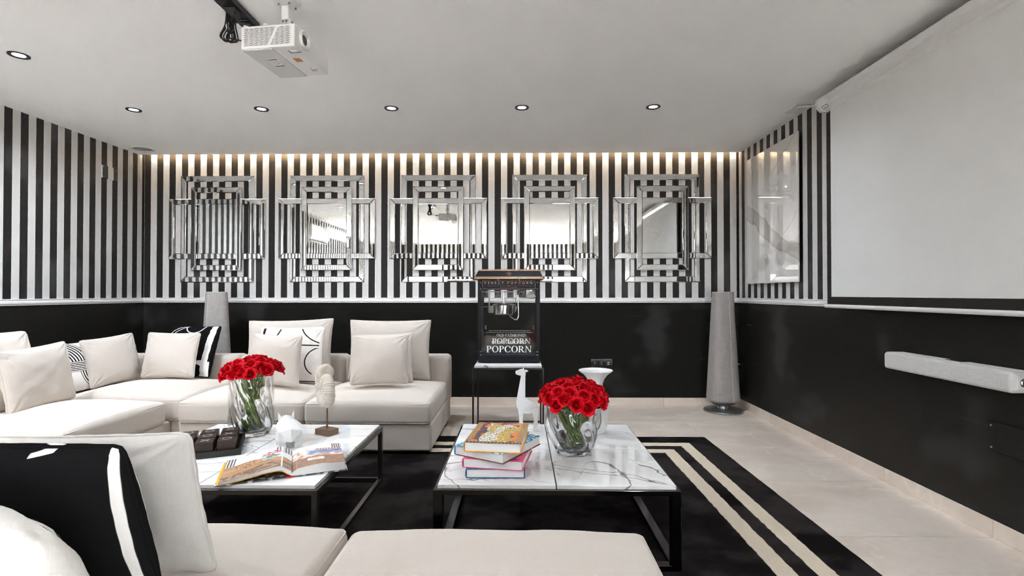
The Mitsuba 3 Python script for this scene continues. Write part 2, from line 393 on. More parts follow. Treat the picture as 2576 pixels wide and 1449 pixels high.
lights_xy = [(-3.12, 3.13), (-3.12, 4.08), (-2.08, 4.08), (-1.03, 4.08), (0.016, 4.08), (1.06, 4.08),
             (-3.08, 2.2), (-3.06, 1.25), (1.0, 1.3), (0.98, -0.5), (0.97, -2.3), (0.93, -4.1), (-2.03, -1.9), (-2.05, -3.75), (-3.06, -0.6)]
hole = unary_union([Point(x, y).buffer(0.047, 24) for x, y in lights_xy])
ceil_poly = sbox(XL, YB, XR, LIP).difference(hole)
struct('ceiling', extrude(ceil_poly, 0.03, C), 'white_ceiling_paint')
obj('upper_slab', bx(XL - 0.1, XR + 0.1, YB - 0.1, D + 0.1, TOP, TOP + 0.1), 'white_plaster', 'ceiling')

def wall_pieces(name, lo, hi, mat, wains):
    """striped upper part (structure) and black lower part as its child"""
    k = struct(name, hi, mat)
    obj('wainscot', lo, wains, k, label='matt black painted lower wall')
    return k
wall_pieces('wall_back', bx(XL - 0.1, XR + 0.1, D, D + 0.1, -0.05, RAIL0), bx(XL - 0.1, XR + 0.1, D, D + 0.1, RAIL0, TOP), 'wallpaper_back', 'black_wall_paint_back')
# left wall with a clerestory opening behind the camera 
WL0, WL1, WZ0, WZ1 = -2.6, 0.2, 2.38, 2.62
wl = cat(bx(XL - 0.1, XL, WL1, D, RAIL0, TOP), bx(XL - 0.1, XL, WL0, WL1, RAIL0, WZ0), bx(XL - 0.1, XL, WL0, WL1, WZ1, TOP), bx(XL - 0.1, XL, YB, WL0, RAIL0, TOP))
wall_pieces('wall_left', bx(XL - 0.1, XL, YB, D, -0.05, RAIL0), wl, 'wallpaper_left', 'black_wall_paint')
GR0, GR1, GZ = -4.3, -1.5, 1.30
wall_pieces('wall_right', cat(bx(XR, XR + 0.1, GR1, D, -0.05, RAIL0), bx(XR, XR + 0.1, YB, GR0, -0.05, RAIL0)),
            cat(bx(XR, XR + 0.1, GR1, D, RAIL0, TOP), bx(XR, XR + 0.1, YB, GR0, RAIL0, TOP), bx(XR, XR + 0.1, GR0, GR1, GZ, TOP)), 'wallpaper_right', 'black_wall_paint')
gr = np.linspace(GR0 + 0.03, GR1 - 0.03, 4)
k = struct('window_3', cat(*[bx(XR + 0.03, XR + 0.08, y - 0.03, y + 0.03, 0, GZ) for y in gr], bx(XR + 0.03, XR + 0.08, GR0, GR1, 0, 0.05), bx(XR + 0.03, XR + 0.08, GR0, GR1, GZ - 0.06, GZ)), 'black_plastic')
for a, b in zip(gr[:-1], gr[1:]):
    obj('pane', grid_mesh(np.array([[[XR + 0.055, a, 0.02], [XR + 0.055, a, GZ - 0.02]], [[XR + 0.055, b, 0.02], [XR + 0.055, b, GZ - 0.02]]])), 'pane_glass', k)
# rear wall with two wide openings to a glazed bay (Y -7.5)
OPZ = 1.75
OP = ((-3.9, -2.2), (1.0, 2.15))
xs_ = [XL - 0.1, OP[0][0], OP[0][1], OP[1][0], OP[1][1], XR + 0.1]
wall_pieces('wall_rear', cat(*[bx(xs_[i], xs_[i + 1], YR - 0.12, YR, -0.05, RAIL0) for i in (0, 2, 4)]),
            cat(bx(xs_[0], xs_[-1], YR - 0.12, YR, OPZ, TOP), *[bx(xs_[i], xs_[i + 1], YR - 0.12, YR, RAIL0, OPZ) for i in (0, 2, 4)]), 'wallpaper_back', 'black_wall_paint')
# windows behind the camera, seen in the mirrors
k = struct('window_1', cat(*[bx(XL - 0.08, XL - 0.03, y - 0.02, y + 0.02, WZ0, WZ1) for y in np.linspace(WL0 + 0.02, WL1 - 0.02, 4)], bx(XL - 0.08, XL - 0.03, WL0, WL1, WZ0, WZ0 + 0.03), bx(XL - 0.08, XL - 0.03, WL0, WL1, WZ1 - 0.03, WZ1)), 'white_trim_paint')
for a, b in zip(np.linspace(WL0 + 0.02, WL1 - 0.02, 4)[:-1], np.linspace(WL0 + 0.02, WL1 - 0.02, 4)[1:]):
    obj('pane', grid_mesh(np.array([[[XL - 0.055, a, WZ0], [XL - 0.055, a, WZ1]], [[XL - 0.055, b, WZ0], [XL - 0.055, b, WZ1]]])), 'pane_glass', k)
nb = np.linspace(XL + 0.05, XR - 0.05, 6)
GBZ = 2.40
k = struct('window_2', cat(*[bx(x - 0.03, x + 0.03, YB, YB + 0.05, 0, GBZ) for x in nb], bx(nb[0], nb[-1], YB, YB + 0.05, 0, 0.05), bx(nb[0], nb[-1], YB, YB + 0.05, GBZ - 0.06, GBZ)), 'black_plastic')
for a, b in zip(nb[:-1], nb[1:]):
    obj('pane', grid_mesh(np.array([[[a, YB + 0.025, 0.02], [a, YB + 0.025, GBZ - 0.02]], [[b, YB + 0.025, 0.02], [b, YB + 0.025, GBZ - 0.02]]])), 'pane_glass', k)
struct('wall_bay', bx(XL - 0.1, XR + 0.1, YB - 0.1, YB, GBZ, TOP), 'white_plaster')

# floor: grout bed and separate tiles
fl = struct('floor', bx(XL - 0.1, XR + 0.1, YB - 0.1, D + 0.1, -0.06, -0.002), 'grout')
xs = [XL] + [x for x in np.arange(0.03 - 1.5 * 4, 3, 1.5) if XL < x < XR] + [XR]
ys = [YB] + [y for y in np.arange(0.31 - 0.75 * 12, 6, 0.75) if YB < y < D] + [D]
for x0, x1 in zip(xs[:-1], xs[1:]):
    for y0, y1 in zip(ys[:-1], ys[1:]):
        g, c = 0.0012, 0.0010
        pts = [[x0 + g, y0 + g, -0.004], [x1 - g, y0 + g, -0.004], [x1 - g, y1 - g, -0.004], [x0 + g, y1 - g, -0.004]]
        top = [[x0 + g + c, y0 + g + c, 0], [x1 - g - c, y0 + g + c, 0], [x1 - g - c, y1 - g - c, 0], [x0 + g + c, y1 - g - c, 0]]
        v = pts + [[p[0], p[1], -0.0008] for p in pts] + top
        f = [[0, 1, 5, 4], [1, 2, 6, 5], [2, 3, 7, 6], [3, 0, 4, 7], [4, 5, 9, 8], [5, 6, 10, 9], [6, 7, 11, 10], [7, 4, 8, 11], [8, 9, 10, 11]]
        obj('tile', (np.array(v, float), np.array(f)), 'floor_stone', fl)

# skirting tiles
SK, ST = 0.085, 0.010
def skirting(name, axis, const, inward, lo, hi, cuts):
    root = struct(name, bx(lo, hi, min(const, const + inward * 0.004), max(const, const + inward * 0.004), 0.0, SK - 0.004) if axis == 0 else
                  bx(min(const, const + inward * 0.004), max(const, const + inward * 0.004), lo, hi, 0.0, SK - 0.004), 'grout')
    cs = [lo] + [c for c in cuts if lo + 0.02 < c < hi - 0.02] + [hi]
    for a, b in zip(cs[:-1], cs[1:]):
        q0, q1 = sorted((const, const + inward * ST))
        m = rbox(a + 0.001, b - 0.001, q0, q1, 0.0005, SK, 0.002, 2) if axis == 0 else rbox(q0, q1, a + 0.001, b - 0.001, 0.0005, SK, 0.002, 2)
        obj('tile', m, 'floor_stone', root)
skirting('baseboard_back', 0, D, -1, XL, XR, np.arange(0.03 - 4.5, 3, 0.75))
skirting('baseboard_right', 1, XR, -1, GR1, D - ST, np.arange(0.31 - 6, 6, 0.75))
skirting('baseboard_left', 1, XL, 1, YR, D - ST, np.arange(0.31 - 6, 6, 0.75))
skirting('baseboard_rear', 0, YR, 1, OP[0][1], OP[1][0], np.arange(0.03 - 4.5, 3, 0.75))

# chair rail (moulded profile)
prof = [(0, 0), (0.010, 0.0), (0.014, 0.004), (0.014, 0.010), (0.020, 0.016), (0.020, 0.030), (0.012, 0.036), (0.012, 0.044), (0.017, 0.049), (0.017, 0.053), (0, 0.055)]
def rail(name, a, b, inward):
    a, b = np.array(a, float), np.array(b, float)
    d = (b - a) / np.linalg.norm(b - a); inw = np.array(inward, float)
    v = [e + inw * q[0] + [0, 0, RAIL0 + q[1]] for e in (a, b) for q in prof]
    n = len(prof); f = []
    for i in range(n):
        j = (i + 1) % n
        f += [[i, j, n + j], [i, n + j, n + i]]
    struct(name, trimesh.Trimesh(v, f, process=False), 'white_trim_paint')
rail('trim_1', [XL, D, 0], [XR, D, 0], [0, -1, 0])
rail('trim_2', [XL, YR, 0], [XL, D, 0], [1, 0, 0])
rail('trim_3', [XR, GR1, 0], [XR, D, 0], [-1, 0, 0])
rail('trim_4', [OP[0][1], YR, 0], [OP[1][0], YR, 0], [0, 1, 0])

# warm LED strip hidden in the slot between ceiling and striped wall
k = thing('led_strip', 'warm glowing light strip hidden in the ceiling gap along the striped back wall', 'light strip')
obj('profile', bx(XL + 0.02, XR - 0.02, LIP - 0.004, LIP + 0.004, C + 0.016, C + 0.034), 'white_plastic', k)
e0, e1, ez0, ez1 = XL + 0.03, XR - 0.03, C + 0.019, C + 0.031
scene[k + '__diode_band'] = mikit.ply((np.array([[e0, LIP + 0.005, ez0], [e0, LIP + 0.005, ez1], [e1, LIP + 0.005, ez1], [e1, LIP + 0.005, ez0]]), np.array([[0, 1, 2, 3]])), 'white_plastic',
    emitter={'type': 'area', 'radiance': {'type': 'rgb', 'value': [LED * 1.0, LED * 0.66, LED * 0.36]}, 'sampling_weight': 4.0})

# recessed downlights
trim = lathe([(0.034, -0.0015), (0.046, -0.006), (0.055, -0.005), (0.056, 0.0), (0.0468, 0.001), (0.044, 0.004), (0.034, -0.0015)], 32)
refl = lathe([(0.0435, 0.001), (0.041, 0.006), (0.036, 0.010)], 32)
bulb = trimesh.Trimesh(np.vstack([[[0, 0, 0.009]], [[0.037 * math.cos(a), 0.037 * math.sin(a), 0.009] for a in np.arange(24) * math.pi / 12]]),
                       [[0, (i + 1) % 24 + 1, i + 1] for i in range(24)], process=False)
LEVEL = [0.45, 0.24, 0.24, 0.24, 0.28, 0.36, 0.80, 0.65, 0.08, 0.35, 0.45, 0.4, 0.5, 0.4, 0.6]
dl_names = {0: 'alone at upper left, nearest the camera', 1: 'leftmost of the row of five by the striped wall', 2: 'second from the left in the row by the mirrors',
            3: 'third and middle one in the row by the mirrors', 4: 'fourth from the left in the row by the mirrors', 5: 'last on the right in the row by the mirrors'}
ply_trim, ply_refl = mikit.ply(trim, 'black_plastic', smooth=40), mikit.ply(refl, 'downlight_reflector', smooth=40)
far_names = ['above the left sofa run, just out of the frame', 'beside the air conditioner, above the near end of the left wall', 'above the foreground ottoman', 'just behind the camera, on its right',
             'third from the front in the right-hand row behind the camera', 'last in the right-hand row, near the rear wall', 'in the middle of the room behind the camera', 'in the middle of the ceiling near the rear wall', 'on the left behind the camera, past the air conditioner']
for i, (x, y) in enumerate(lights_xy):
    lab = 'dark rimmed round downlight, ' + dl_names[i] if i in dl_names else 'dark rimmed downlight ' + far_names[i - 6]
    k = thing('ceiling_downlight', lab, 'downlight', 'recessed ceiling downlights' if i in dl_names else 'downlights seen in the mirrors')
    M = T().translate([x, y, C])
    f = LEVEL[i]
    put('trim_ring', ply_trim, k, M); put('reflector', ply_refl, k, M)
    scene[k + '__lamp'] = {**mikit.ply(bulb, 'white_plastic', emitter={'type': 'area', 'radiance': {'type': 'rgb', 'value': [LAMP * f * 0.95, LAMP * f * 1.045, LAMP * f * 1.15]}}), 'to_world': M}

# ------------------------------------------------------------------ five bevelled mirrors on the striped wall
def strip(p0, p1, w0, q0, q1, y, tilt):
    """one mitred mirror strip: outer edge p0-p1, inner edge q0-q1 (x, z), lying at depth y, bevelled all round; tilt lifts the inner edge"""
    o = np.array([p0, p1, q1, q0], float); c = o.mean(0)
    e = []
    for i in range(4):                       # inset outline for the bevel
        a, b, d = o[i - 1], o[i], o[(i + 1) % 4]
        u, v = (a - b) / np.linalg.norm(a - b), (d - b) / np.linalg.norm(d - b)
        s = 0.0055 / max(abs(u[0] * v[1] - u[1] * v[0]), 0.3)
        e.append(b + (u + v) * s)
    h = [0.0, 0.0, tilt, tilt]
    v = [[p[0], y, p[1]] for p in o] + [[o[i][0], y - 0.006 - h[i], o[i][1]] for i in range(4)] + [[e[i][0], y - 0.010 - h[i], e[i][1]] for i in range(4)]
    f = [[8, 9, 10, 11]] + [[i + 4, (i + 1) % 4 + 4, (i + 1) % 4 + 8, i + 8] for i in range(4)] + [[i, (i + 1) % 4, (i + 1) % 4 + 4, i + 4] for i in range(4)] + [[3, 2, 1, 0]]
    m = trimesh.Trimesh(np.array(v), np.vstack([np.array(f)[:, [0, 1, 2]], np.array(f)[:, [0, 2, 3]]]), process=False)
    m.fix_normals()
    return m

def mirror(cx, cz, label):
    k = thing('wall_mirror', label, 'mirror', 'art deco mirrors on the striped wall')
    W = 0.061
    for (w, h, y, name) in ((0.802, 1.152, D - 0.002, 'tall'), (1.048, 0.651, D - 0.013, 'wide'), (0.549, 0.900, D - 0.024, 'inner')):
        x0, x1, z0, z1 = cx - w / 2, cx + w / 2, cz - h / 2, cz + h / 2
        O = [(x0, z1), (x1, z1), (x1, z0), (x0, z0)]
        I = [(x0 + W, z1 - W), (x1 - W, z1 - W), (x1 - W, z0 + W), (x0 + W, z0 + W)]
        for i in range(4):
            j = (i + 1) % 4
            obj('bevelled_strip', strip(O[i], O[j], W, I[i], I[j], y, 0.0012), 'mirror_glass', k)
    obj('centre_pane', bx(cx - 0.215, cx + 0.215, D - 0.0135, D - 0.012, cz - 0.266, cz + 0.266), 'mirror_glass', k)
    for bk in (bx(cx - 0.36, cx - 0.345, D - 0.013, D - 0.0, cz - 0.30, cz + 0.30), bx(cx + 0.345, cx + 0.36, D - 0.013, D, cz - 0.30, cz + 0.30),
             bx(cx - 0.25, cx - 0.235, D - 0.024, D, cz - 0.42, cz + 0.42), bx(cx + 0.235, cx + 0.25, D - 0.024, D, cz - 0.42, cz + 0.42)):
        obj('backing', bk, 'black_plastic', k)
for cx, cz, lab in [(-3.275, 1.891, 'stepped art deco mirror, leftmost of five, reflecting only black and white stripes'),
                    (-2.079, 1.893, 'stepped art deco mirror reflecting the air conditioner, second from the left'),
                    (-0.876, 1.893, 'stepped art deco mirror reflecting the ceiling projector, middle of the five'),
                    (0.318, 1.893, 'stepped art deco mirror reflecting bare ceiling, right behind the popcorn machine'),
                    (1.517, 1.893, 'stepped art deco mirror reflecting the projection screen, nearest the marble panel')]:
    mirror(cx, cz, lab)

# ------------------------------------------------------------------ marble heating panel on the right wall
k = thing('marble_panel', 'tall glossy white marble look panel with grey veins hung on the striped right wall', 'wall panel')
obj('slab', rbox(2.288, 2.300, 4.247, 5.200, 1.290, 2.535, 0.002, 2), 'calacatta_slab', k)
for y in (4.32, 5.12):
    obj('spacer', bx(2.300, 2.3235, y - 0.02, y + 0.02, 1.36, 2.46), 'black_plastic', k)

# ------------------------------------------------------------------ projection screen
k = thing('projection_screen', 'large pull down white projection screen with black border in front of the right wall', 'projection screen')
sx, y0, y1 = 2.22, 0.95, 3.735
octo = [(2.150, 2.590), (2.150, 2.540), (2.178, 2.508), (2.250, 2.500), (2.290, 2.530), (2.300, 2.585), (2.280, 2.618), (2.185, 2.618)]
case = trimesh.creation.extrude_polygon(Polygon(octo), 1.0, engine='earcut')
def along_y(poly, a, b):
    m = trimesh.creation.extrude_polygon(Polygon(poly), b - a, engine='earcut')
    v = np.array(m.vertices); m.vertices = np.stack([v[:, 0], b - v[:, 2], v[:, 1]], -1)
    return m
cm = along_y(octo, y0, y1 - 0.02)
obj('housing', cm, 'white_plastic', k)
cx, cz = 2.225, 2.56
oc2 = [(cx + (a - cx) * 1.07, cz + (b - cz) * 1.07) for a, b in octo]
for a, b in ((y1 - 0.03, y1 + 0.015), (y0 - 0.015, y0 + 0.02)):
    ec = obj('end_cap', hull(np.vstack([along_y(oc2, a, b - 0.012).vertices, along_y(octo, b - 0.02, b).vertices])), 'white_plastic', k)
tag = moved(rbox(-0.033, 0.033, -0.012, 0.012, -0.001, 0.002, 0.001, 2), frame([2.1655, y1 - 0.075, 2.522], [0, 1, 0], [0.66, 0, -0.75]))
tg = obj('badge', tag, 'dark_slot', k, label='dark oblong badge on the housing')
obj('badge_plate', moved(rbox(-0.029, 0.029, -0.008, 0.008, 0.0, 0.003, 0.001, 2), frame([2.1645, y1 - 0.075, 2.522], [0, 1, 0], [0.66, 0, -0.75])), 'white_plastic', tg)
# brackets that hold the housing to the wall and ceiling
for y in (1.2, 2.3, 3.5):
    obj('bracket', cat(bx(2.265, 2.285, y - 0.02, y + 0.02, 2.616, C)), 'white_plastic', k)
# fabric: white field between black borders, hanging very slightly curved
def sheet(ya, yb, za, zb, x, t=0.0012):
    return bx(x - t, x + t, ya, yb, za, zb)
obj('white_field', sheet(1.06, 3.688, 1.172, 2.53, sx), 'screen_white', k)
obj('border', sheet(3.688, 3.737, 1.118, 2.53, sx), 'screen_black', k, label='black side border')
obj('border', sheet(1.01, 1.06, 1.118, 2.53, sx), 'screen_black', k, label='black side border')
obj('border', sheet(1.06, 3.688, 1.118, 1.172, sx), 'screen_black', k, label='black bottom border')
bar = cat(rbox(sx - 0.013, sx + 0.013, 0.98, 3.765, 1.092, 1.119, 0.011, 4))
obj('weight_bar', bar, 'white_plastic', k, smooth=40)

# cable from housing to ceiling plate, and the plate
k = thing('ceiling_cover_plate', 'flat white square cover plate on the ceiling beside the screen housing', 'cover plate')
obj('plate', rbox(2.168, 2.300, 4.035, 4.24, C - 0.006, C + 0.001, 0.002, 2), 'white_plastic', k)
obj('screw', cyl([2.18, 4.05, C - 0.0075], [2.18, 4.05, C - 0.004], 0.003, 8), 'dark_slot', k)
k = thing('screen_cable', 'short white cable looping from the ceiling plate to the screen housing', 'cable')
obj('cord', tube(spline([[2.20, 4.10, C - 0.004], [2.19, 4.0, C - 0.035], [2.19, 3.88, C - 0.075], [2.20, 3.745, C - 0.10]], 8), 0.004, 8), 'white_cable', k, smooth=True)

# ------------------------------------------------------------------ sound bar on the right wall
k = thing('sound_bar', 'long light grey fabric sound bar mounted on the black right wall under the screen', 'sound bar')
obj('body', rbox(2.200, 2.318, 2.335, 3.145, 0.745, 0.845, 0.018, 4), 'soundbar_cloth', k, smooth=40)
ec = obj('end_recess', rbox(2.222, 2.300, 2.330, 2.338, 0.762, 0.828, 0.003, 3), 'grey_plastic', k, label='pale grey recessed end panel')
obj('connector', lathe([(0.0, 0.006), (0.010, 0.006), (0.014, 0.004), (0.018, 0.003), (0.018, 0.0)], 20).apply_transform(frame([2.25, 2.3305, 0.795], [1, 0, 0], [0, 0, 1])), 'steel', ec)
obj('control_strip', rbox(2.255, 2.295, 2.66, 2.76, 0.8440, 0.8465, 0.001, 2), 'black_gloss', k, label='black touch strip on the top')
for y in (2.44, 3.02):
    obj('wall_bracket', rbox(2.262, XR, y - 0.04, y + 0.04, 0.735, 0.747, 0.003, 2), 'black_plastic', k)

# wall plates and sockets
k = thing('wall_cover_plate', 'striped blanking plate with four screws high on the left wall', 'cover plate')
P('wallpaper_plate', stripes(1, 3.9804 - 0.1349 * 80, 0.1349), 0.42, specular=0.4)
obj('plate', rbox(XL - 0.002, XL + 0.012, 4.922, 5.108, 2.325, 2.452, 0.002, 2), 'wallpaper_plate', k)
for y in (4.935, 5.095):
    for z in (2.34, 2.437):
        obj('screw', cyl([XL + 0.011, y, z], [XL + 0.0145, y, z], 0.0045, 10), 'steel_screw', k)
k = thing('wall_cover_plate', 'black painted blanking plate with screws low on the black right wall', 'cover plate')
obj('plate', rbox(XR - 0.012, XR + 0.002, 2.30, 2.578, 0.426, 0.567, 0.002, 2), 'black_wall_paint', k)
for y in (2.32, 2.56):
    for z in (0.443, 0.550):
        obj('screw', cyl([XR - 0.0145, y, z], [XR - 0.011, y, z], 0.005, 10), 'steel_screw', k)
k = thing('wall_socket', 'glossy black triple wall socket on the black back wall', 'socket')
obj('plate', rbox(0.754, 0.986, D - 0.014, D + 0.001, 0.410, 0.498, 0.004, 3), 'black_gloss', k, smooth=30)
for x in (0.797, 0.868):
    s = obj('outlet', lathe([(0.030, 0.0), (0.031, 0.002), (0.028, 0.0025), (0.026, -0.001), (0.0, -0.001)], 24).apply_transform(frame([x, D - 0.0145, 0.454], [1, 0, 0], [0, 0, 1])), 'black_plastic', k, smooth=30)
    for d in (-0.014, 0.0, 0.014):
        obj('contact', cyl([x, D - 0.0148, 0.454 + d], [x, D - 0.0125, 0.454 + d], 0.0028, 8), 'steel_screw', s)
us = obj('usb_module', rbox(0.915, 0.968, D - 0.0165, D - 0.013, 0.424, 0.484, 0.002, 2), 'black_plastic', k)
for z in (0.442, 0.462):
    obj('port', bx(0.930, 0.953, D - 0.0170, D - 0.016, z - 0.003, z + 0.003), 'grey_plastic', us)
k = thing('wall_socket', 'single black socket on the right wall beside the tall speaker', 'socket')
obj('plate', rbox(XR - 0.012, XR + 0.001, 5.39, 5.472, 0.405, 0.487, 0.003, 2), 'black_gloss', k)
k = thing('white_lead', 'thin white lead from the right wall socket down behind the tall speaker', 'cable')
obj('cord', tube(spline([[XR - 0.014, 5.43, 0.452], [XR - 0.05, 5.42, 0.455], [XR - 0.09, 5.40, 0.44], [2.235, 5.38, 0.40], [2.222, 5.37, 0.32], [2.245, 5.35, 0.24], [2.262, 5.35, 0.20], [2.275, 5.37, 0.10], [2.27, 5.42, 0.005]], 8), 0.0042, 8), 'white_cable', k, smooth=True)

# round ceiling vent in the far left corner
k = thing('ceiling_vent', 'round white louvred ceiling vent in the far left corner', 'vent')
obj('rim', lathe([(0.105, 0.002), (0.108, -0.004), (0.100, -0.010), (0.088, -0.008), (0.085, 0.0), (0.105, 0.002)], 40, (-3.865, 5.185, C)), 'white_plastic', k, smooth=35)
obj('backing', lathe([(0.0, -0.002), (0.088, -0.002)], 32, (-3.865, 5.185, C)), 'grey_plastic', k)
for i in range(7):
    y = -0.066 + i * 0.022; L = math.sqrt(max(0.086 ** 2 - y * y, 0)) - 0.002
    m = bx(-L, L, -0.010, 0.010, -0.0012, 0.0012); m.apply_transform(trimesh.transformations.rotation_matrix(0.6, [1, 0, 0]))
    obj('slat', moved(m, rotz(-0.5, (-3.865 - y * math.sin(-0.5), 5.185 + y * math.cos(-0.5), C - 0.0085))), 'white_plastic', k)

# wall mounted air conditioner on the left wall, seen in the second mirror
k = thing('air_conditioner', 'white split air conditioner high on the left wall, seen reflected in the second mirror', 'air conditioner')
pr = [(XL, 2.20), (XL + 0.15, 2.20), (XL + 0.205, 2.24), (XL + 0.215, 2.30), (XL + 0.20, 2.50), (XL, 2.50)]
obj('casing', along_y(pr, 0.65, 1.50), 'white_plastic', k)
obj('air_outlet', moved(bx(-0.40, 0.40, -0.03, 0.03, -0.002, 0.003), frame([XL + 0.150, 1.075, 2.2005], [0, 1, 0], [0.9, 0, 0.1])), 'dark_slot', k, label='dark slot under the front')
obj('flap', moved(rbox(-0.40, 0.40, -0.028, 0.028, -0.003, 0.003, 0.002, 2), frame([XL + 0.165, 1.075, 2.195], [0, 1, 0], [0.8, 0, -0.45])), 'white_plastic', k)

# ------------------------------------------------------------------ projector on the ceiling
k = thing('projector', 'white ceiling mounted projector with grilled side and round lens', 'projector')
PA = -0.12
Mp = rotz(PA, (-1.188, 2.585, 0))
PZ0, PZ1 = 2.370, 2.483
hw, hd = 0.140, 0.165
body = rbox(-hw, hw, -hd, hd, PZ0, PZ1, 0.010, 3)
obj('body', moved(body, Mp), 'white_plastic', k, smooth=35)
obj('underside_panel', moved(rbox(-hw + 0.004, 0.022, -hd + 0.006, hd - 0.004, PZ0 - 0.004, PZ0 + 0.004, 0.003, 2), Mp), 'grey_plastic', k, label='pale grey matt underside panel')
# side grille: staggered slots on the face towards the camera, a plain diagonal rib across
sl, sl2 = [], []
for r in range(17):
    z = PZ0 + 0.016 + r * 0.0051
    for c in range(9):
        x = -0.123 + c * 0.0265 + (0.006 if r % 2 else 0)
        xa, xb = x, x + 0.0225
        xd = 0.000 + (z - PZ0) * 0.50
        if xb > 0.118: continue
        for (p, q) in ((xa, min(xb, xd - 0.007)), (max(xa, xd + 0.007), xb)):
            if q - p > 0.004: sl.append(bx(p, q, -hd - 0.0004, -hd + 0.002, z - 0.0012, z + 0.0012))
obj('grille_slots', moved(cat(*sl), Mp), 'dark_slot', k, kind='stuff')
# lens on the right-hand face
Ml = Mp @ frame([hw, -0.082, (PZ0 + PZ1) / 2 + 0.010], [0, 1, 0], [0, 0, 1])
ln = obj('lens_barrel', lathe([(0.0, 0.002), (0.026, 0.002), (0.031, 0.009), (0.035, 0.0125), (0.043, 0.012), (0.047, 0.007), (0.047, -0.002)], 36).apply_transform(Ml), 'white_plastic', k, smooth=35)
obj('lens_glass', lathe([(0.0, 0.007), (0.014, 0.006), (0.024, 0.0025)], 28).apply_transform(Ml), 'black_gloss', ln, smooth=True)
# focus lever recess, keypad, label, emblem on the underside
obj('focus_recess', moved(cat(bx(0.082, 0.135, -0.105, -0.098, PZ0 - 0.0008, PZ0 + 0.001), bx(0.082, 0.088, -0.125, -0.098, PZ0 - 0.0008, PZ0 + 0.001)), Mp), 'dark_slot', k)
obj('focus_lever', moved(rbox(0.092, 0.128, -0.122, -0.107, PZ0 - 0.004, PZ0 + 0.002, 0.002, 2), Mp), 'grey_plastic', k)
kp = obj('keypad', moved(rbox(-0.072, -0.018, -0.060, 0.020, PZ0 - 0.0055, PZ0 - 0.003, 0.001, 2), Mp), 'white_plastic', k)
for y in (-0.058, 0.012):
    obj('indicator_bar', moved(bx(-0.069, -0.021, y, y + 0.005, PZ0 - 0.0062, PZ0 - 0.005), Mp), 'black_gloss', kp)
for i in range(2):
    for j in range(3):
        obj('key', moved(rbox(-0.066 + i * 0.022, -0.048 + i * 0.022, -0.047 + j * 0.019, -0.032 + j * 0.019, PZ0 - 0.0065, PZ0 - 0.005, 0.0005, 2), Mp), 'grey_plastic', kp)
obj('orange_sticker', moved(bx(0.058, 0.094, -0.045, -0.005, PZ0 - 0.0006, PZ0 + 0.001), Mp), 'orange_label', k, label='orange sticker on the underside')
em = tube([[0.10 + 0.014 * math.cos(a), 0.085 + 0.022 * math.sin(a), PZ0 - 0.0004] for a in np.linspace(0.6, 4.6, 14)], 0.0009, 5)
txt = meshkit.text_mesh('Optoma', 0.0075, 0.0008)
txt = moved(txt, Mp @ frame([0.082, 0.105, PZ0 + 0.0002], [0.9, -0.43, 0], [-0.43, -0.9, 0]))
obj('emblem', cat(moved(em, Mp), txt), 'dark_slot', k, label='small dark printed emblem')
# ceiling mount: disc, two jointed blocks, tube
mk = obj('mount', cat(moved(rbox(-0.028, 0.028, -0.024, 0.024, 2.48, 2.50, 0.004, 2), Mp), moved(rbox(-0.020, 0.020, -0.022, 0.022, 2.488, 2.545, 0.004, 2), Mp),
                      moved(rbox(-0.026, 0.026, -0.017, 0.017, 2.535, 2.590, 0.004, 2), Mp), moved(rbox(-0.019, 0.019, -0.024, 0.024, 2.580, 2.655, 0.004, 2), Mp)), 'white_plastic', k)
obj('ceiling_disc', moved(lathe([(0.0, -0.020), (0.030, -0.020), (0.058, -0.012), (0.064, -0.006), (0.064, 0.001)], 36, (0, 0, C)), Mp), 'white_plastic', mk, smooth=35)
bo = [[0.040 * math.cos(a), 0.040 * math.sin(a), C - 0.018] for a in (0.7, 2.3, 3.9, 5.5)]
for bm in ([cyl(p, np.array(p) - [0, 0, 0.004], 0.0055, 8) for p in bo] + [cyl([sx_, -0.023, z], [sx_, -0.0275, z], 0.005, 8) for sx_ in (-0.009, 0.009) for z in (2.555, 2.573)]
           + [cyl([0.0255, sy_, z], [0.030, sy_, z], 0.005, 8) for sy_ in (0.0,) for z in (2.55, 2.575, 2.515)]):
    obj('bolt', moved(bm, Mp), 'dark_slot', mk)
obj('foot', moved(cat(lathe([(0.012, 0.0), (0.012, 0.010), (0.0, 0.012)], 16, (-0.125, -0.145, PZ1 - 0.002)), rbox(-0.028, -0.004, -0.160, -0.15, PZ1 - 0.002, PZ1 + 0.010, 0.002, 2)), Mp), 'grey_plastic', k)

# black socket strip on the ceiling and the bundled lead hanging from it
k = thing('ceiling_socket_strip', 'black socket strip fixed to the ceiling behind the projector', 'socket strip')
obj('housing', rbox(-1.523, -1.432, 2.28, 2.79, C - 0.028, C + 0.001, 0.004, 3), 'black_plastic', k, smooth=35)
for y in (2.72, 2.60, 2.44):
    obj('outlet', rbox(-1.510, -1.446, y - 0.035, y + 0.035, C - 0.036, C - 0.026, 0.006, 3), 'black_gloss', k, smooth=35)
k = thing('power_lead', 'coiled black power lead hanging from the ceiling socket strip to the projector', 'cable')
zz = C - 0.036
obj('plug', hull([[-1.505, 2.565, zz + 0.002], [-1.450, 2.565, zz + 0.002], [-1.450, 2.645, zz + 0.002], [-1.505, 2.645, zz + 0.002], [-1.490, 2.59, zz - 0.045], [-1.465, 2.59, zz - 0.045], [-1.490, 2.62, zz - 0.05], [-1.465, 2.62, zz - 0.05]]), 'black_plastic', k)
loops = []
r2 = np.random.default_rng(3)
cxx, cyy = -1.478, 2.585
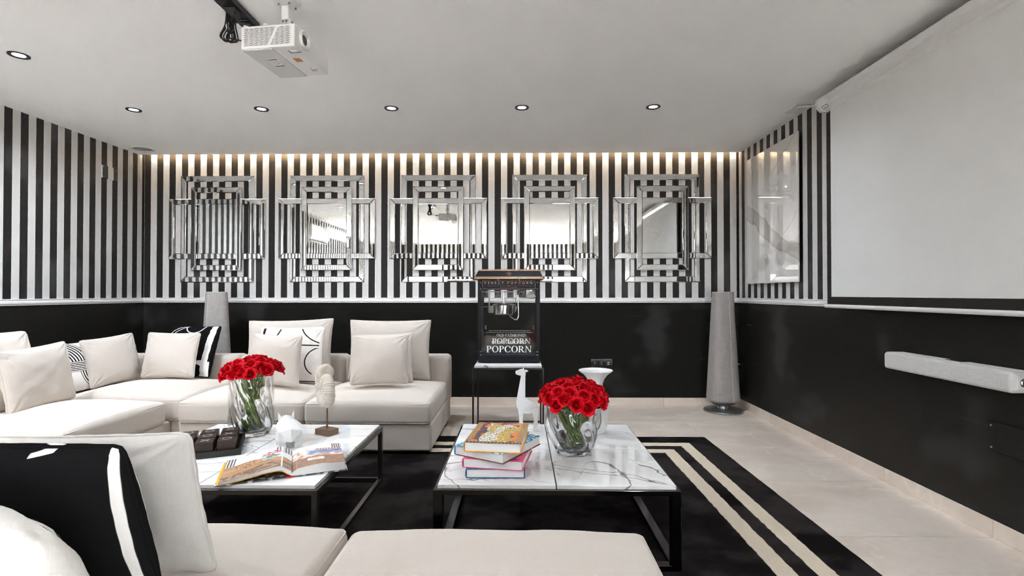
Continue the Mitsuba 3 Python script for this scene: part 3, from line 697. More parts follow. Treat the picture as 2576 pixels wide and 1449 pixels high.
for i in range(5):
    w, zt, zb = 0.020 + 0.010 * r2.random(), 2.60 + 0.02 * r2.random(), 2.475 + 0.015 * r2.random()
    ox, oy = 0.012 * (i - 2) * 0.6, 0.006 * (i - 2)
    loops.append(tube(spline([[cxx + ox, cyy + oy, zt + 0.02], [cxx + ox - w * 0.4, cyy + oy, 2.56], [cxx + ox - w - 0.012, cyy + oy, 2.51], [cxx + ox - 0.005 - w * 0.5, cyy + oy, zb], [cxx + ox + w * 0.6, cyy + oy, zb + 0.004], [cxx + ox + w * 0.6, cyy + oy, 2.515], [cxx + ox + w * 0.2, cyy + oy, 2.56], [cxx + ox, cyy + oy, zt + 0.01]], 7), 0.0036, 7))
loops.append(tube(spline([[cxx, 2.605, zz - 0.04], [cxx, 2.60, 2.60], [cxx + 0.002, 2.59, 2.58], [cxx + 0.001, 2.585, 2.54]], 6), 0.006, 8))
loops.append(tube(spline([[cxx, 2.585, 2.585], [cxx + 0.02, 2.585, 2.625], [cxx + 0.048, 2.59, 2.632], [cxx + 0.05, 2.59, 2.60], [cxx + 0.012, 2.585, 2.57]], 6), 0.0034, 7))
loops.append(tube(spline([[cxx - 0.005, 2.585, 2.50], [cxx + 0.03, 2.583, 2.492], [cxx + 0.09, 2.58, 2.478], [-1.362, 2.575, 2.475]], 6), 0.0036, 7))
loops.append(cyl([-1.385, 2.578, 2.476], [-1.343, 2.572, 2.470], 0.011, 8))
obj('cord', cat(*loops), 'rubber_cable', k, smooth=True)
obj('tie', cat(rbox(cxx - 0.016, cxx + 0.018, 2.573, 2.597, 2.528, 2.537, 0.002, 2)), 'black_plastic', k)
obj('paper_tag', moved(bx(-0.006, 0.006, -0.010, 0.010, -0.0006, 0.0006), frame([cxx - 0.012, 2.572, 2.555], [1, 0, 0.3], [-0.3, 0, 1])), 'white_cable', k, label='small white tag')

# ------------------------------------------------------------------ the two tower speakers
def tower(x, y, rz, label, seam_at):
    k = thing('tower_speaker', label, 'speaker', 'tall fabric tower speakers')
    M = rotz(rz, (x, y, 0)); n = 56
    q = np.arange(n) * 2 * math.pi / n
    def sec(w, d, z, tilt=0.0):
        c, s = np.cos(q), np.sin(q); e = 2 / 3.0
        X = np.sign(c) * np.abs(c) ** e * w / 2; Y = np.sign(s) * np.abs(s) ** e * d / 2
        return np.stack([X, Y, z + tilt * Y], -1)
    L = [(0.100, 0.085, 0.055), (0.150, 0.125, 0.062), (0.215, 0.180, 0.082), (0.270, 0.235, 0.105), (0.292, 0.258, 0.118), (0.302, 0.268, 0.135), (0.301, 0.268, 0.160)]
    for t in np.linspace(0.06, 1, 16):
        L.append((0.301 - 0.108 * t, 0.268 - 0.098 * t, 0.135 + 1.073 * t))
    rings = [sec(w, d, z) for w, d, z in L]
    top = rings[-1].copy()
    rings += [top * [0.985, 0.985, 1] + [0, 0, 0.003], top * [0.9, 0.9, 1] + [0, 0, 0.0042], top * [0.0, 0.0, 1] + [0, 0, 0.0042]]
    def loft(R):
        P_ = np.array(R); P_ = np.concatenate([P_, P_[:, :1]], 1)
        m = grid_mesh(P_, flip=True); return clean(m)
    obj('fabric_body', moved(loft(rings[3:]), M), 'speaker_cloth', k, smooth=40)
    obj('underside', moved(loft(rings[:4]), M), 'speaker_metal', k, smooth=True, label='brushed metal tapering underside')
    # seam: thin raised thread up the front
    i = int(seam_at * n) % n
    obj('seam', moved(tube(np.array([r[i] * [1.002, 1.002, 1] for r in rings[4:-2]]), 0.0022, 6), M), 'seam_thread', k)
    obj('top_rim', moved(tube(rings[-4] * [1, 1, 1] + [0, 0, 0.001], 0.0020, 5, closed=True), M), 'seam_thread', k)
    obj('base', moved(lathe([(0.0, 0.0), (0.186, 0.0), (0.192, 0.006), (0.192, 0.014), (0.186, 0.020), (0.10, 0.026), (0.055, 0.034), (0.050, 0.056), (0.0, 0.056)], 64), M), 'speaker_metal', k, smooth=30, label='round brushed metal base plate')
    obj('badge', moved(bx(-0.118, -0.082, -0.126, -0.1235, 0.192, 0.197), M), 'steel', k)
    return k
tower(2.063, 5.255, 0.12, 'tall tapering grey fabric tower speaker on a round metal base in the right corner', 0.775)
tower(-3.055, 5.12, 0.5, 'tall tapering grey fabric tower speaker standing behind the sofa, left of the black cushion', 0.66)

# ------------------------------------------------------------------ rug
nx, ny = 150, 150
gx, gy = np.meshgrid(np.linspace(RX0, RX1, nx), np.linspace(RY0, RY1, ny), indexing='ij')
P3 = np.stack([gx, gy, 0 * gx], -1)
gz = 0.0105 + 0.0035 * (meshkit.fbm(P3 * 30, 3, 2) - 0.5)
edge = np.minimum(np.minimum(gx - RX0, RX1 - gx), np.minimum(gy - RY0, RY1 - gy)) < 1e-6
wobx = 0.004 * (meshkit.noise(P3 * 14, 5) - 0.5)
P3[..., 0] += edge * wobx; P3[..., 1] += edge * wobx
P3[..., 2] = np.where(edge, 0.0005, gz)
k = thing('area_rug', 'large black rug with two cream border stripes lying on the stone floor', 'rug')
obj('pile', grid_mesh(P3), 'rug_wool', k, smooth=True)

# ------------------------------------------------------------------ sectional sofa
def seam_loop(x0, x1, y0, y1, z, r, rad=0.0032, sag=None):
    """piping round a rectangle with rounded corners"""
    pts = []
    for cx, cy, a0 in ((x1 - r, y1 - r, 0), (x0 + r, y1 - r, 90), (x0 + r, y0 + r, 180), (x1 - r, y0 + r, 270)):
        for a in np.radians(np.linspace(a0, a0 + 90, 7)):
            pts.append([cx + r * math.cos(a), cy + r * math.sin(a), z])
    full = []
    for a, b in zip(pts, pts[1:] + pts[:1]):
        d = math.dist(a, b); n = max(1, int(d / 0.05))
        full += [np.array(a) + (np.array(b) - np.array(a)) * i / n for i in range(n)]
    return tube(np.array(full), rad, 6, closed=True)

def seat(parent, x0, x1, y0, y1, z0=0.238, z1=0.392, crown=0.07, seed=0):
    g = 0.004
    m = softbox(x0 + g, x1 - g, y0 + g, y1 - g, z0, z1, 0.030, crown, 0.006, 16, seed, 0.004, 0.55)
    s = obj('seat_cushion', m, 'sofa_linen', parent, smooth=True)
    i = 0.0055
    obj('piping', seam_loop(x0 + g + i, x1 - g - i, y0 + g + i, y1 - g - i, z1 - 0.0075, 0.030), 'sofa_linen', s, smooth=True)
    obj('piping', seam_loop(x0 + g + i, x1 - g - i, y0 + g + i, y1 - g - i, z0 + 0.0075, 0.030), 'sofa_linen', s, smooth=True)

def base(parent, x0, x1, y0, y1, seed=0):
    obj('base', softbox(x0, x1, y0, y1, 0.036, 0.240, 0.018, 0.0, 0.0, 10, seed, 0.002), 'sofa_linen', parent, smooth=True)

def foot(parent, x0, x1, y0, y1):
    obj('foot', rbox(x0, x1, y0, y1, 0.013, 0.038, 0.002, 2), 'dark_mirror_steel', parent, label='flat dark metal foot')

k = thing('sectional_sofa', 'cream linen corner sofa along the left and back walls, loaded with cushions', 'sofa')
# back run: right unit, middle unit; corner; left run
base(k, -1.585, -0.652, 3.765, 4.815, 1); base(k, -2.535, -1.588, 3.775, 4.815, 2); base(k, -3.66, -2.540, 3.83, 4.815, 3); base(k, -3.66, -2.62, 1.98, 3.825, 4)
seat(k, -1.588, -0.650, 3.730, 4.640, seed=1); seat(k, -2.535, -1.590, 3.745, 4.640, seed=2)
seat(k, -3.49, -2.540, 3.810, 4.640, z1=0.398, crown=0.072, seed=3)
seat(k, -3.49, -2.600, 2.87, 3.755, seed=4); seat(k, -3.49, -2.600, 1.99, 2.865, seed=5)
for x0, x1 in ((-1.588, -0.640), (-2.56, -1.590)):
    obj('backrest', softbox(x0, x1, 4.635, 4.830, 0.20, 0.634, 0.042, 0.0, 0.003, 12, 6, 0.003), 'sofa_linen', k, smooth=True)
obj('backrest', softbox(-3.68, -2.562, 4.635, 4.830, 0.20, 0.634, 0.042, 0.0, 0.003, 12, 7, 0.003), 'sofa_linen', k, smooth=True)
obj('backrest', softbox(-3.68, -3.485, 3.30, 4.632, 0.20, 0.634, 0.042, 0.0, 0.003, 12, 8, 0.003), 'sofa_linen', k, smooth=True)
obj('backrest', softbox(-3.68, -3.485, 1.98, 3.297, 0.20, 0.634, 0.042, 0.0, 0.003, 12, 9, 0.003), 'sofa_linen', k, smooth=True)
for (a, b, c, d) in ((-0.86, -0.665, 3.785, 3.845), (-0.72, -0.665, 4.60, 4.76), (-1.60, -1.52, 3.80, 3.87), (-2.52, -2.44, 3.80, 3.87), (-2.75, -2.64, 2.05, 2.12), (-3.5, -3.4, 4.6, 4.7), (-3.5, -3.4, 2.05, 2.12)):
    foot(k, a, b, c, d)
    if c > 4.3 or b < RX0:        # off the rug the foot reaches the stone
        key = [q for q in scene if q.startswith(k + '__foot')][-1]
        scene[key] = mikit.ply(rbox(a, b, c, d, 0.0, 0.038, 0.002, 2), 'dark_mirror_steel')

k = thing('sofa_unit', 'cream linen sofa seat in the foreground carrying the nearest cushions', 'sofa')
base(k, -1.90, -0.60, 0.60, 1.735, 11)
seat(k, -1.92, -0.582, 0.86, 1.770, seed=12)
obj('backrest', softbox(-1.92, -0.585, 0.56, 0.755, 0.20, 0.634, 0.042, 0.0, 0.003, 12, 13, 0.003), 'sofa_linen', k, smooth=True)
for (a, b, c, d) in ((-0.72, -0.62, 1.64, 1.70), (-1.88, -1.78, 1.64, 1.70), (-0.72, -0.62, 0.64, 0.70), (-1.88, -1.78, 0.64, 0.70)): foot(k, a, b, c, d)

k = thing('ottoman', 'cream linen ottoman in the foreground, in front of the marble table', 'ottoman')
base(k, -0.553, 0.40, 0.80, 1.725, 14)
seat(k, -0.570, 0.418, 0.78, 1.752, crown=0.055, seed=15)
for (a, b, c, d) in ((0.28, 0.38, 1.64, 1.70), (-0.53, -0.43, 1.64, 1.70), (0.28, 0.38, 0.83, 0.89), (-0.53, -0.43, 0.83, 0.89)): foot(k, a, b, c, d)

# ------------------------------------------------------------------ cushions
def pillow_mesh(w, h, t, bow=0.05, seed=0, n=40, ear=0.0, wr=1.0, rnd=0.0):
    """front and back sheets of a knife-edge cushion, uv = (-1..1)^2 on both; returns mesh, uv, boundary"""
    s = np.sin(np.linspace(-math.pi / 2, math.pi / 2, n))
    U, V = np.meshgrid(s, s, indexing='ij')
    X = U * (1 - bow * (1 - V ** 2) * np.abs(U) ** 3) * w / 2
    Z = V * (1 - bow * (1 - U ** 2) * np.abs(V) ** 3) * h / 2
    if rnd:
        X, Z = X * np.sqrt(1 - rnd * V ** 2 / 2), Z * np.sqrt(1 - rnd * U ** 2 / 2)
    # soft corners
    cr = np.clip(np.abs(U * V) - 0.90, 0, 1) * 10
    X *= 1 - (0.03 - ear) * cr; Z *= 1 - (0.03 - ear) * cr
    prof = ((1 - U ** 2) * (1 - V ** 2)) ** 0.42
    pos = np.stack([X, 0 * X, Z], -1)
    verts, faces, uv = [], [], []
    off = 0
    for side in (-1, 1):
        q = pos * 6 + side * 3.1 + seed * 7.7
        lump = (meshkit.fbm(q, 3, seed) - 0.5) * 0.030 * wr
        rad = np.hypot(np.abs(U) - 1, np.abs(V) - 1)
        ang = np.arctan2(np.abs(V) - 1, np.abs(U) - 1)
        crease = np.sin(ang * 14 + seed + 3 * np.sign(U * V)) * 0.010 * np.exp(-(rad / 0.42) ** 2) * wr
        edgec = np.sin(U * 21 + seed * 2.3 + 2 * np.sin(V * 3)) * np.exp(-((1 - np.abs(V)) / 0.16) ** 2) * 0.0032 * wr + np.sin(V * 19 + seed * 1.3) * np.exp(-((1 - np.abs(U)) / 0.16) ** 2) * 0.0032 * wr
        Y = side * (t / 2 * prof + (lump + crease + edgec) * np.minimum(prof * 1.6, 1))
        Pm = np.stack([X, Y, Z], -1)
        m = grid_mesh(Pm, flip=(side > 0))
        verts.append(m.vertices); faces.append(m.faces + off); off += len(m.vertices)
        uv.append(np.stack([U, V], -1).reshape(-1, 2))
    b = np.concatenate([np.arange(n) * n, (n - 1) * n + np.arange(1, n), np.arange(n - 2, -1, -1) * n + n - 1, np.arange(n - 2, 0, -1)])
    loop = np.stack([X, 0 * X, Z], -1).reshape(-1, 3)[b]
    return trimesh.Trimesh(np.vstack(verts), np.vstack(faces), process=False), np.vstack(uv), loop

def pillow(label, c, psi, th, roll, w, h, t, mat='pillow_linen', pipe=None, s=1.0, seed=0, group=None, bow=0.05, name='throw_pillow', category='cushion', wr=1.0, dz=0.0, ear=0.0, rnd=0.0):
    k = thing(name, label, category, group)
    c = EYE + s * (np.array(c) - EYE) + [0, 0, dz]
    n0 = np.array([math.sin(psi), -math.cos(psi), 0]); u = np.array([math.cos(psi), math.sin(psi), 0]); z = np.array([0, 0, 1.0])
    v = z * math.cos(th) - n0 * math.sin(th)
    u2, v2 = u * math.cos(roll) + v * math.sin(roll), v * math.cos(roll) - u * math.sin(roll)
    M = np.eye(4); M[:3, 0] = u2; M[:3, 2] = v2; M[:3, 1] = np.cross(v2, u2); M[:3, 3] = c
    m, uv, loop = pillow_mesh(w * s, h * s, t, bow, seed, wr=wr, ear=ear, rnd=rnd)
    obj('cover', moved(m, M), mat, k, smooth=True, uv=uv)
    if not rnd: obj('piping', moved(tube(loop, 0.0042, 6, closed=True), M), pipe or mat if mat in ('pillow_linen', 'white_knit') else pipe, k, smooth=True)
    return k

def fabric(fn, rough=0.9):
    return mikit.proc(fn)
def ring(u, v, cx, cy, r, w): return smoothstep(w, w * 0.75, dr.abs(dr.sqrt(dr.square(u - cx) + dr.square(v - cy)) - r))
def line_cushion(p, n, uv):
    """white linen with thin black curves"""
    u, v = uv.x, uv.y
    a = ring(u, v, 1.0, -0.30, 0.52, 0.022) * dr.select((u < 0.90) & (v < 0.20) & (v > -0.72), 1.0, 0.0)
    b = ring(u, v, 1.12, 1.20, 0.84, 0.022) * dr.select((u < 0.90) & (v < 0.94), 1.0, 0.0)
    c = smoothstep(0.024, 0.018, dr.abs(v - 0.30 - 0.02 * (0.5 - u))) * dr.select((u > 0.18) & (u < 0.90), 1.0, 0.0)
    d = smoothstep(0.026, 0.020, dr.abs(u + 0.33 - 0.36 * (v - 0.9))) * dr.select((v > 0.3) & (v < 0.92), 1.0, 0.0)
    e = smoothstep(0.045, 0.035, dr.abs(u + 0.87 - 0.25 * dr.square(v - 0.55))) * dr.select((v > 0.55) & (v < 0.95), 1.0, 0.0)
    a = a + smoothstep(-0.96, -0.975, v)
    k = dr.clip(a + b + c + d + e, 0, 1)
    return mix(mi.Color3f(0.78, 0.74, 0.70) * (0.96 + 0.08 * noise(p.x * 700, p.z * 700, 0.0)), (0.010, 0.010, 0.010), k)
P('line_cushion_cloth', fabric(line_cushion), 0.9, specular=0.1, sheen=0.2)
def velvet(mir):
    def fn(p, n, uv):
        """black velvet with a broad white band near one edge and thin white curves"""
        u, v = uv.x * mir, uv.y
        cx = 0.80 + 0.10 * v
        blob1 = smoothstep(0.0, 0.02, 1.0 - dr.power(dr.maximum(dr.abs((u - 0.10) / 0.66), 1e-4), 4.0) - dr.power(dr.maximum(dr.abs((v - 0.25) / 0.72), 1e-4), 4.0))
        blob2 = smoothstep(0.0, 0.03, 1.0 - dr.power(dr.maximum(dr.abs((u - 0.30) / 0.42), 1e-4), 3.0) - dr.power(dr.maximum(dr.abs((v + 0.78) / 0.24), 1e-4), 3.0))
        low = smoothstep(-0.42, -0.46, v) * dr.select(u < 0.96, 1.0, 0.0)
        band = smoothstep(0.105, 0.095, dr.abs(u - 0.80 - 0.03 * v))
        w = dr.maximum(band, low * (1 - blob2))
        w = dr.maximum(w, smoothstep(0.024, 0.016, dr.abs(v + 0.46 - 0.10 * u * u)) * dr.select(u < 0.8, 1.0, 0.0))
        w = dr.maximum(w, ring(u, v, 0.12, 1.02, 0.36, 0.022))
        w = dr.maximum(w, ring(u, v, 0.10, -0.10, 1.16, 0.018) * dr.select((u < -0.05) & (v > 0.2), 1.0, 0.0))
        w = dr.maximum(w, ring(u, v, 0.34, -0.10, 1.20, 0.018) * dr.select((u < 0.05) & (v > 0.2), 1.0, 0.0))
        return mix((0.0065, 0.0065, 0.0068), (0.78, 0.765, 0.745), dr.clip(w, 0, 1))
    return fn
P('velvet_cushion_cloth', fabric(velvet(1.0)), 0.9, specular=0.0)
def velvet_back(p, n, uv):
    u, v = uv.x, uv.y
    w = smoothstep(0.042, 0.034, dr.abs(u - 0.925 - 0.02 * v))
    w = dr.maximum(w, smoothstep(0.020, 0.014, dr.abs((v - 0.96) - 0.16 * (u - 0.1))) * dr.select((u > 0.14) & (u < 0.36), 1.0, 0.0))
    return mix((0.0065, 0.0065, 0.0068), (0.78, 0.765, 0.745), dr.clip(w, 0, 1))
P('velvet_cushion_cloth_near', fabric(velvet_back), 0.9, specular=0.0)
def banded(p, n, uv):
    """white linen with parallel black stripes running in arches and bands"""
    u, v = uv.x, uv.y
    def lines(d, lo, hi):
        t = (d - lo) / (hi - lo) * 7.0
        return dr.select((d > lo) & (d < hi), smoothstep(0.22, 0.28, dr.abs(t - dr.floor(t) - 0.5)), 0.0)
    r1 = dr.sqrt(dr.square(u + 0.9) + dr.square(v - 0.10))
    arch = lines(r1, 0.50, 1.16) * dr.select(v > 0.18, 1.0, 0.0)
    bandm = dr.select((v > -0.22) & (v <= 0.18), 1.0, 0.0)
    t = (v + 0.22) / 0.40 * 6.0
    bd = smoothstep(0.22, 0.28, dr.abs(t - dr.floor(t) - 0.5)) * bandm * dr.select((u > -0.85) & (u < 0.75), 1.0, 0.0)
    r2 = dr.sqrt(dr.square(u - 0.58) + dr.square(v + 0.22))
    bowl = lines(r2, 0.06, 0.72) * dr.select((v <= -0.22) & (u < 0.58), 1.0, 0.0)
    dg = (u + v * 0.6) * 9.0
    tail = smoothstep(0.22, 0.28, dr.abs(dg - dr.floor(dg) - 0.5)) * dr.select((u >= 0.58) & (v < -0.3), 1.0, 0.0)
    return mix((0.79, 0.75, 0.71), (0.010, 0.010, 0.010), dr.clip(arch + bd + bowl + tail, 0, 1))
P('banded_cushion_cloth', fabric(banded), 0.9, specular=0.1, sheen=0.2)
P('black_piping', (0.006, 0.006, 0.006), 0.9, specular=0.0)

G1, G2 = 'plain cream throw pillows', 'large cream back cushions'
pillow('large cream back cushion standing behind the white cushion with black curves', (-1.985, 4.396, .695), .036, .20, .03, .73, .555, .20, s=1.035, seed=1, group=G2, name='back_cushion', ear=.02)
pillow('large cream back cushion standing at the right end of the sofa', (-1.165, 4.581, .693), .003, .11, 0.0, .73, .53, .19, s=.985, seed=2, group=G2, name='back_cushion', ear=.02)
pillow('large cream back cushion at the far left, cut by the frame edge', (-3.361, 3.14, .687), 1.533, .28, -.03, .70, .54, .19, s=.995, seed=3, group=G2, name='back_cushion')
pillow('white throw pillow with thin black curves and black piping', (-1.946, 4.346, .674), .146, .20, 0, .53, .478, .15, 'line_cushion_cloth', 'pillow_linen', s=.985, seed=4)
pillow('plain cream throw pillow directly behind the left bouquet of roses', (-2.044, 4.27, .638), -.15, .10, -.02, .452, .426, .14, s=.95, seed=5, group=G1)
pillow('plain cream throw pillow, second layer between large cushion and front pillow', (-1.171, 4.397, .637), .067, .26, .034, .499, .43, .13, s=.975, seed=6, group=G1)
pillow('plain cream throw pillow, frontmost at the right end of the sofa', (-1.188, 4.33, .636), .079, .206, .02, .482, .419, .14, s=.935, seed=7, group=G1)
pillow('black velvet throw pillow with a white band and curves in the sofa corner', (-3.044, 4.691, .664), -.09, .343, 0, .51, .479, .15, 'velvet_cushion_cloth', 'black_piping', s=.975, seed=8)
pillow('plain cream throw pillow leaning against the black velvet pillow', (-3.174, 4.624, .635), .093, .249, -.017, .462, .413, .14, s=.945, seed=9, group=G1)
pillow('plain cream throw pillow beside the striped pillow in the sofa corner', (-3.508, 4.368, .626), 1.30, .228, .08, .45, .408, .14, s=.965, seed=10, group=G1)
pillow('white throw pillow with bold black stripes wedged between two cream pillows', (-3.50, 4.00, .615), 1.45, .26, 0, .46, .40, .13, 'banded_cushion_cloth', 'black_piping', s=1.0, seed=11)
pillow('plain cream throw pillow, largest and nearest on the left run of the sofa', (-3.266, 3.435, .628), 1.669, .159, .039, .56, .425, .15, s=.985, seed=12, group=G1)
pillow('white throw pillow with black stripes mostly hidden at the left frame edge', (-3.32, 3.06, .63), 1.60, .22, 0, .46, .42, .13, 'banded_cushion_cloth', 'black_piping', s=1.0, seed=13)
pillow('white knitted throw pillow in the foreground, upright behind the black one', (-1.143, 1.363, .628), -.042, -.22, .034, .62, .413, .15, 'white_knit', seed=14, bow=.035)
pillow('black velvet throw pillow with white edge in the left foreground', (-1.186, 1.28, .625), -.038, -.30, .011, .50, .434, .15, 'velvet_cushion_cloth_near', 'black_piping', s=.86, seed=15, bow=.03, wr=.35)
pillow('crumpled white cushion in the lower left corner, nearest to the camera', (-1.085, .89, .605), -.05, -.14, 0, .73, .50, .19, 'white_knit', seed=16, bow=.0, wr=1.0, rnd=.75, name='back_cushion')

# ------------------------------------------------------------------ the two marble coffee tables
def coffee_table(x0, x1, y0, y1, bw, steel, marble, label):
    """cube frame of flat bars carrying four marble slabs"""
    k = thing('coffee_table', label, 'coffee table')
    zt, bh = 0.352, 0.022
    zf = 0.013
    r = 0.0015
    bar = lambda *a: obj('frame_bar', rbox(*a, r, 2), steel, k)
    for z0 in (zf, zt - bh):
        bar(x0, x1, y0, y0 + bw, z0, z0 + bh); bar(x0, x1, y1 - bw, y1, z0, z0 + bh)
        bar(x0, x0 + bw, y0 + bw, y1 - bw, z0, z0 + bh); bar(x1 - bw, x1, y0 + bw, y1 - bw, z0, z0 + bh)
    for x in (x0, x1 - bw):
        for y in (y0, y1 - bw):
            obj('leg', rbox(x, x + bw, y, y + bw, zf, zt, r, 2), steel, k)
    xm, ym, g, i = (x0 + x1) / 2, (y0 + y1) / 2, 0.0025, 0.016
    obj('cross_bar', bx(xm - 0.02, xm + 0.02, y0 + bw, y1 - bw, zt - bh, zt - 0.001), steel, k)
    obj('cross_bar', bx(x0 + bw, x1 - bw, ym - 0.02, ym + 0.02, zt - bh, zt - 0.001), steel, k)
    for xa, xb in ((x0 + i, xm - g), (xm + g, x1 - i)):
        for ya, yb in ((y0 + i, ym - 0.0012), (ym + 0.0012, y1 - i)):
            obj('marble_slab', rbox(xa, xb, ya, yb, zt, 0.3685, 0.0022, 3), marble, k, smooth=40)
    return k
TZ = 0.3687
coffee_table(-0.373, 0.688, 2.205, 3.270, 0.041, 'dark_mirror_steel', 'marble_near_table', 'square white marble coffee table with dark steel frame, holding the book stack')
coffee_table(-1.925, -0.868, 2.190, 3.245, 0.026, 'graphite_steel', 'marble_far_table', 'square white marble coffee table with dark steel frame, holding the open book')

# ------------------------------------------------------------------ glass vases with twisted flutes
def flute_vase(cx, cy, H, R, n, amp, twist, wall, water_h, label, wlabel):
    th = np.arange(144) * 2 * math.pi / 144
    def ring_(r, z, a):
        m = 1 + a * (np.abs(np.cos(n / 2 * (th + twist * (z / H)))) ** 1.6 - 0.5)
        return np.stack([cx + r * m * np.cos(th), cy + r * m * np.sin(th), np.full_like(th, TZ + z)], -1)
    zs = np.linspace(0, 1, 30)
    rows = [ring_(0.0005, 0.002, 0), ring_(R(0) * 0.7, 0.0015, 0), ring_(R(0) * 0.93, 0.0005, amp * 0.4)]
    rows += [ring_(R(t), 0.002 + t * (H - 0.006), amp * min(1, 0.4 + 3 * t) * (1 - 0.45 * max(0, t - 0.45) / 0.55)) for t in zs]
    rows += [ring_(R(1) - wall * 0.35, H, amp * 0.4)]
    fl_z = 0.022
    inner = lambda t: R(t) - wall
    tt = [t for t in zs[::-1] if 0.002 + t * (H - 0.006) > fl_z + 0.012]
    rows += [ring_(inner(t), 0.002 + t * (H - 0.006), amp * 0.30) for t in tt]
    ti = tt[-1]
    rows += [ring_(inner(ti) * 0.90, fl_z + 0.004, amp * 0.2), ring_(inner(ti) * 0.6, fl_z, 0), ring_(0.0005, fl_z, 0)]
    A = np.array(rows); A = np.concatenate([A, A[:, :1]], 1)
    m = clean(grid_mesh(A, flip=True)); m.fix_normals()
    k = thing('glass_vase', label, 'vase')
    obj('glass', m, 'clear_glass', k, smooth=60)
    # water fills the inside, a hair's breadth from the glass
    wt = [t for t in tt if 0.002 + t * (H - 0.006) < water_h]
    rows = [ring_(0.0005, water_h, 0), ring_((inner(wt[0]) - 0.0006) * 0.7, water_h, 0), ring_(inner(wt[0]) - 0.0006, water_h, amp * 0.30)]
    rows += [ring_(inner(t) - 0.0006, 0.002 + t * (H - 0.006), amp * 0.30) for t in wt]
    rows += [ring_(inner(ti) * 0.90 - 0.0006, fl_z + 0.0046, amp * 0.2), ring_(inner(ti) * 0.6, fl_z + 0.0006, 0), ring_(0.0005, fl_z + 0.0006, 0)]
    A = np.array(rows); A = np.concatenate([A, A[:, :1]], 1)
    m = clean(grid_mesh(A, flip=True)); m.fix_normals()
    obj('water', m, 'water', k, smooth=60, label='clear water standing in the vase')
    return k
VL, VR = (-1.590, 3.02), (0.280, 2.69)
RL = lambda t: 0.098 + 0.024 * math.sin(min(1, t / 0.22) * math.pi / 2) - 0.004 * t
RR = lambda t: 0.086 + 0.060 * math.sin(min(1, t / 0.75) * math.pi / 2) - 0.004 * max(0, t - 0.75)
flute_vase(*VL, 0.350, RL, 13, 0.060, 1.35, 0.009, 0.150, 'tall clear glass vase with twisted flutes, holding roses beside the wooden game', 'water')
flute_vase(*VR, 0.252, RR, 11, 0.085, 0.95, 0.010, 0.080, 'wide clear glass vase with swirling flutes, holding a dome of roses beside the books', 'water')

# ------------------------------------------------------------------ roses
def petal(R, H, dl, curl, tip=0.15, nx=7, ny=7, seed=0):
    s = np.linspace(-1, 1, nx); t = np.linspace(0, 1, ny)
    S, Tt = np.meshgrid(s, t, indexing='ij')
    wd = dl * (0.45 + 0.55 * np.sin(np.clip(Tt * 1.15, 0, 1) * math.pi / 2)) * np.where(Tt > 0.8, 1 - 0.32 * ((Tt - 0.8) / 0.2) ** 2, 1)
    a = S * wd
    r = R * (0.28 + 0.72 * np.sin(np.clip(Tt * 1.25, 0, 1) * math.pi / 2)) + curl * np.clip((Tt - 0.58) / 0.42, 0, 1) ** 2 * (1 + 0.35 * S ** 2)
    r = r * (1 - 0.06 * S ** 2)
    z = H * (Tt - tip * Tt ** 3 * np.abs(S) ** 2.2) - 0.42 * curl * np.clip((Tt - 0.72) / 0.28, 0, 1) ** 2
    z += 0.0012 * np.sin(S * 5 + seed) * Tt
    return grid_mesh(np.stack([r * np.cos(a), r * np.sin(a), z], -1))
def heart():
    """tightly rolled middle of the bloom"""
    n = 90
    t = np.linspace(0, 1, n); a = t * 2 * math.pi * 2.6
    r = 0.0025 + 0.0115 * t
    rows = []
    for h, w in ((0.012, 0.9), (0.030, 1.15), (0.046, 0.95), (0.0545, 0.72)):
        wob = 0.0014 * np.sin(a * 1.7)
        rows.append(np.stack([r * w * np.cos(a), r * w * np.sin(a), h + wob * (h > 0.04) - 0.006 * t * (h > 0.04), ], -1))
    return grid_mesh(np.array(rows))
pet = [mikit.ply(petal(0.034, 0.043, 0.80, 0.016, 0.25, seed=1), 'rose_red', smooth=True), mikit.ply(petal(0.030, 0.047, 0.78, 0.011, 0.22, seed=2), 'rose_red', smooth=True),
       mikit.ply(petal(0.0240, 0.0515, 0.85, 0.0045, 0.14, seed=3), 'rose_red', smooth=True), mikit.ply(petal(0.0185, 0.0545, 1.0, 0.0, 0.10, seed=4), 'rose_red', smooth=True)]
core = mikit.ply(heart(), 'rose_red', smooth=True)
def cup_mesh():
    return lathe([(0.0, -0.004), (0.006, -0.002), (0.010, 0.004), (0.011, 0.010), (0.0, 0.012)], 12)
sepal_ply = mikit.ply(cup_mesh(), 'leaf_green', smooth=True)
def leaf_mesh(L, W):
    s = np.linspace(-1, 1, 5); t = np.linspace(0, 1, 9)
    S, Tt = np.meshgrid(s, t, indexing='ij')
    w = W * np.sin(np.clip(Tt, 0, 1) ** 0.8 * math.pi) * (1 + 0.1 * np.sin(Tt * 40))
    return grid_mesh(np.stack([Tt * L, S * w, 0.25 * np.abs(S) * w - 0.35 * L * Tt ** 2], -1))
leaf_ply = mikit.ply(leaf_mesh(0.045, 0.012), 'leaf_green', smooth=True)

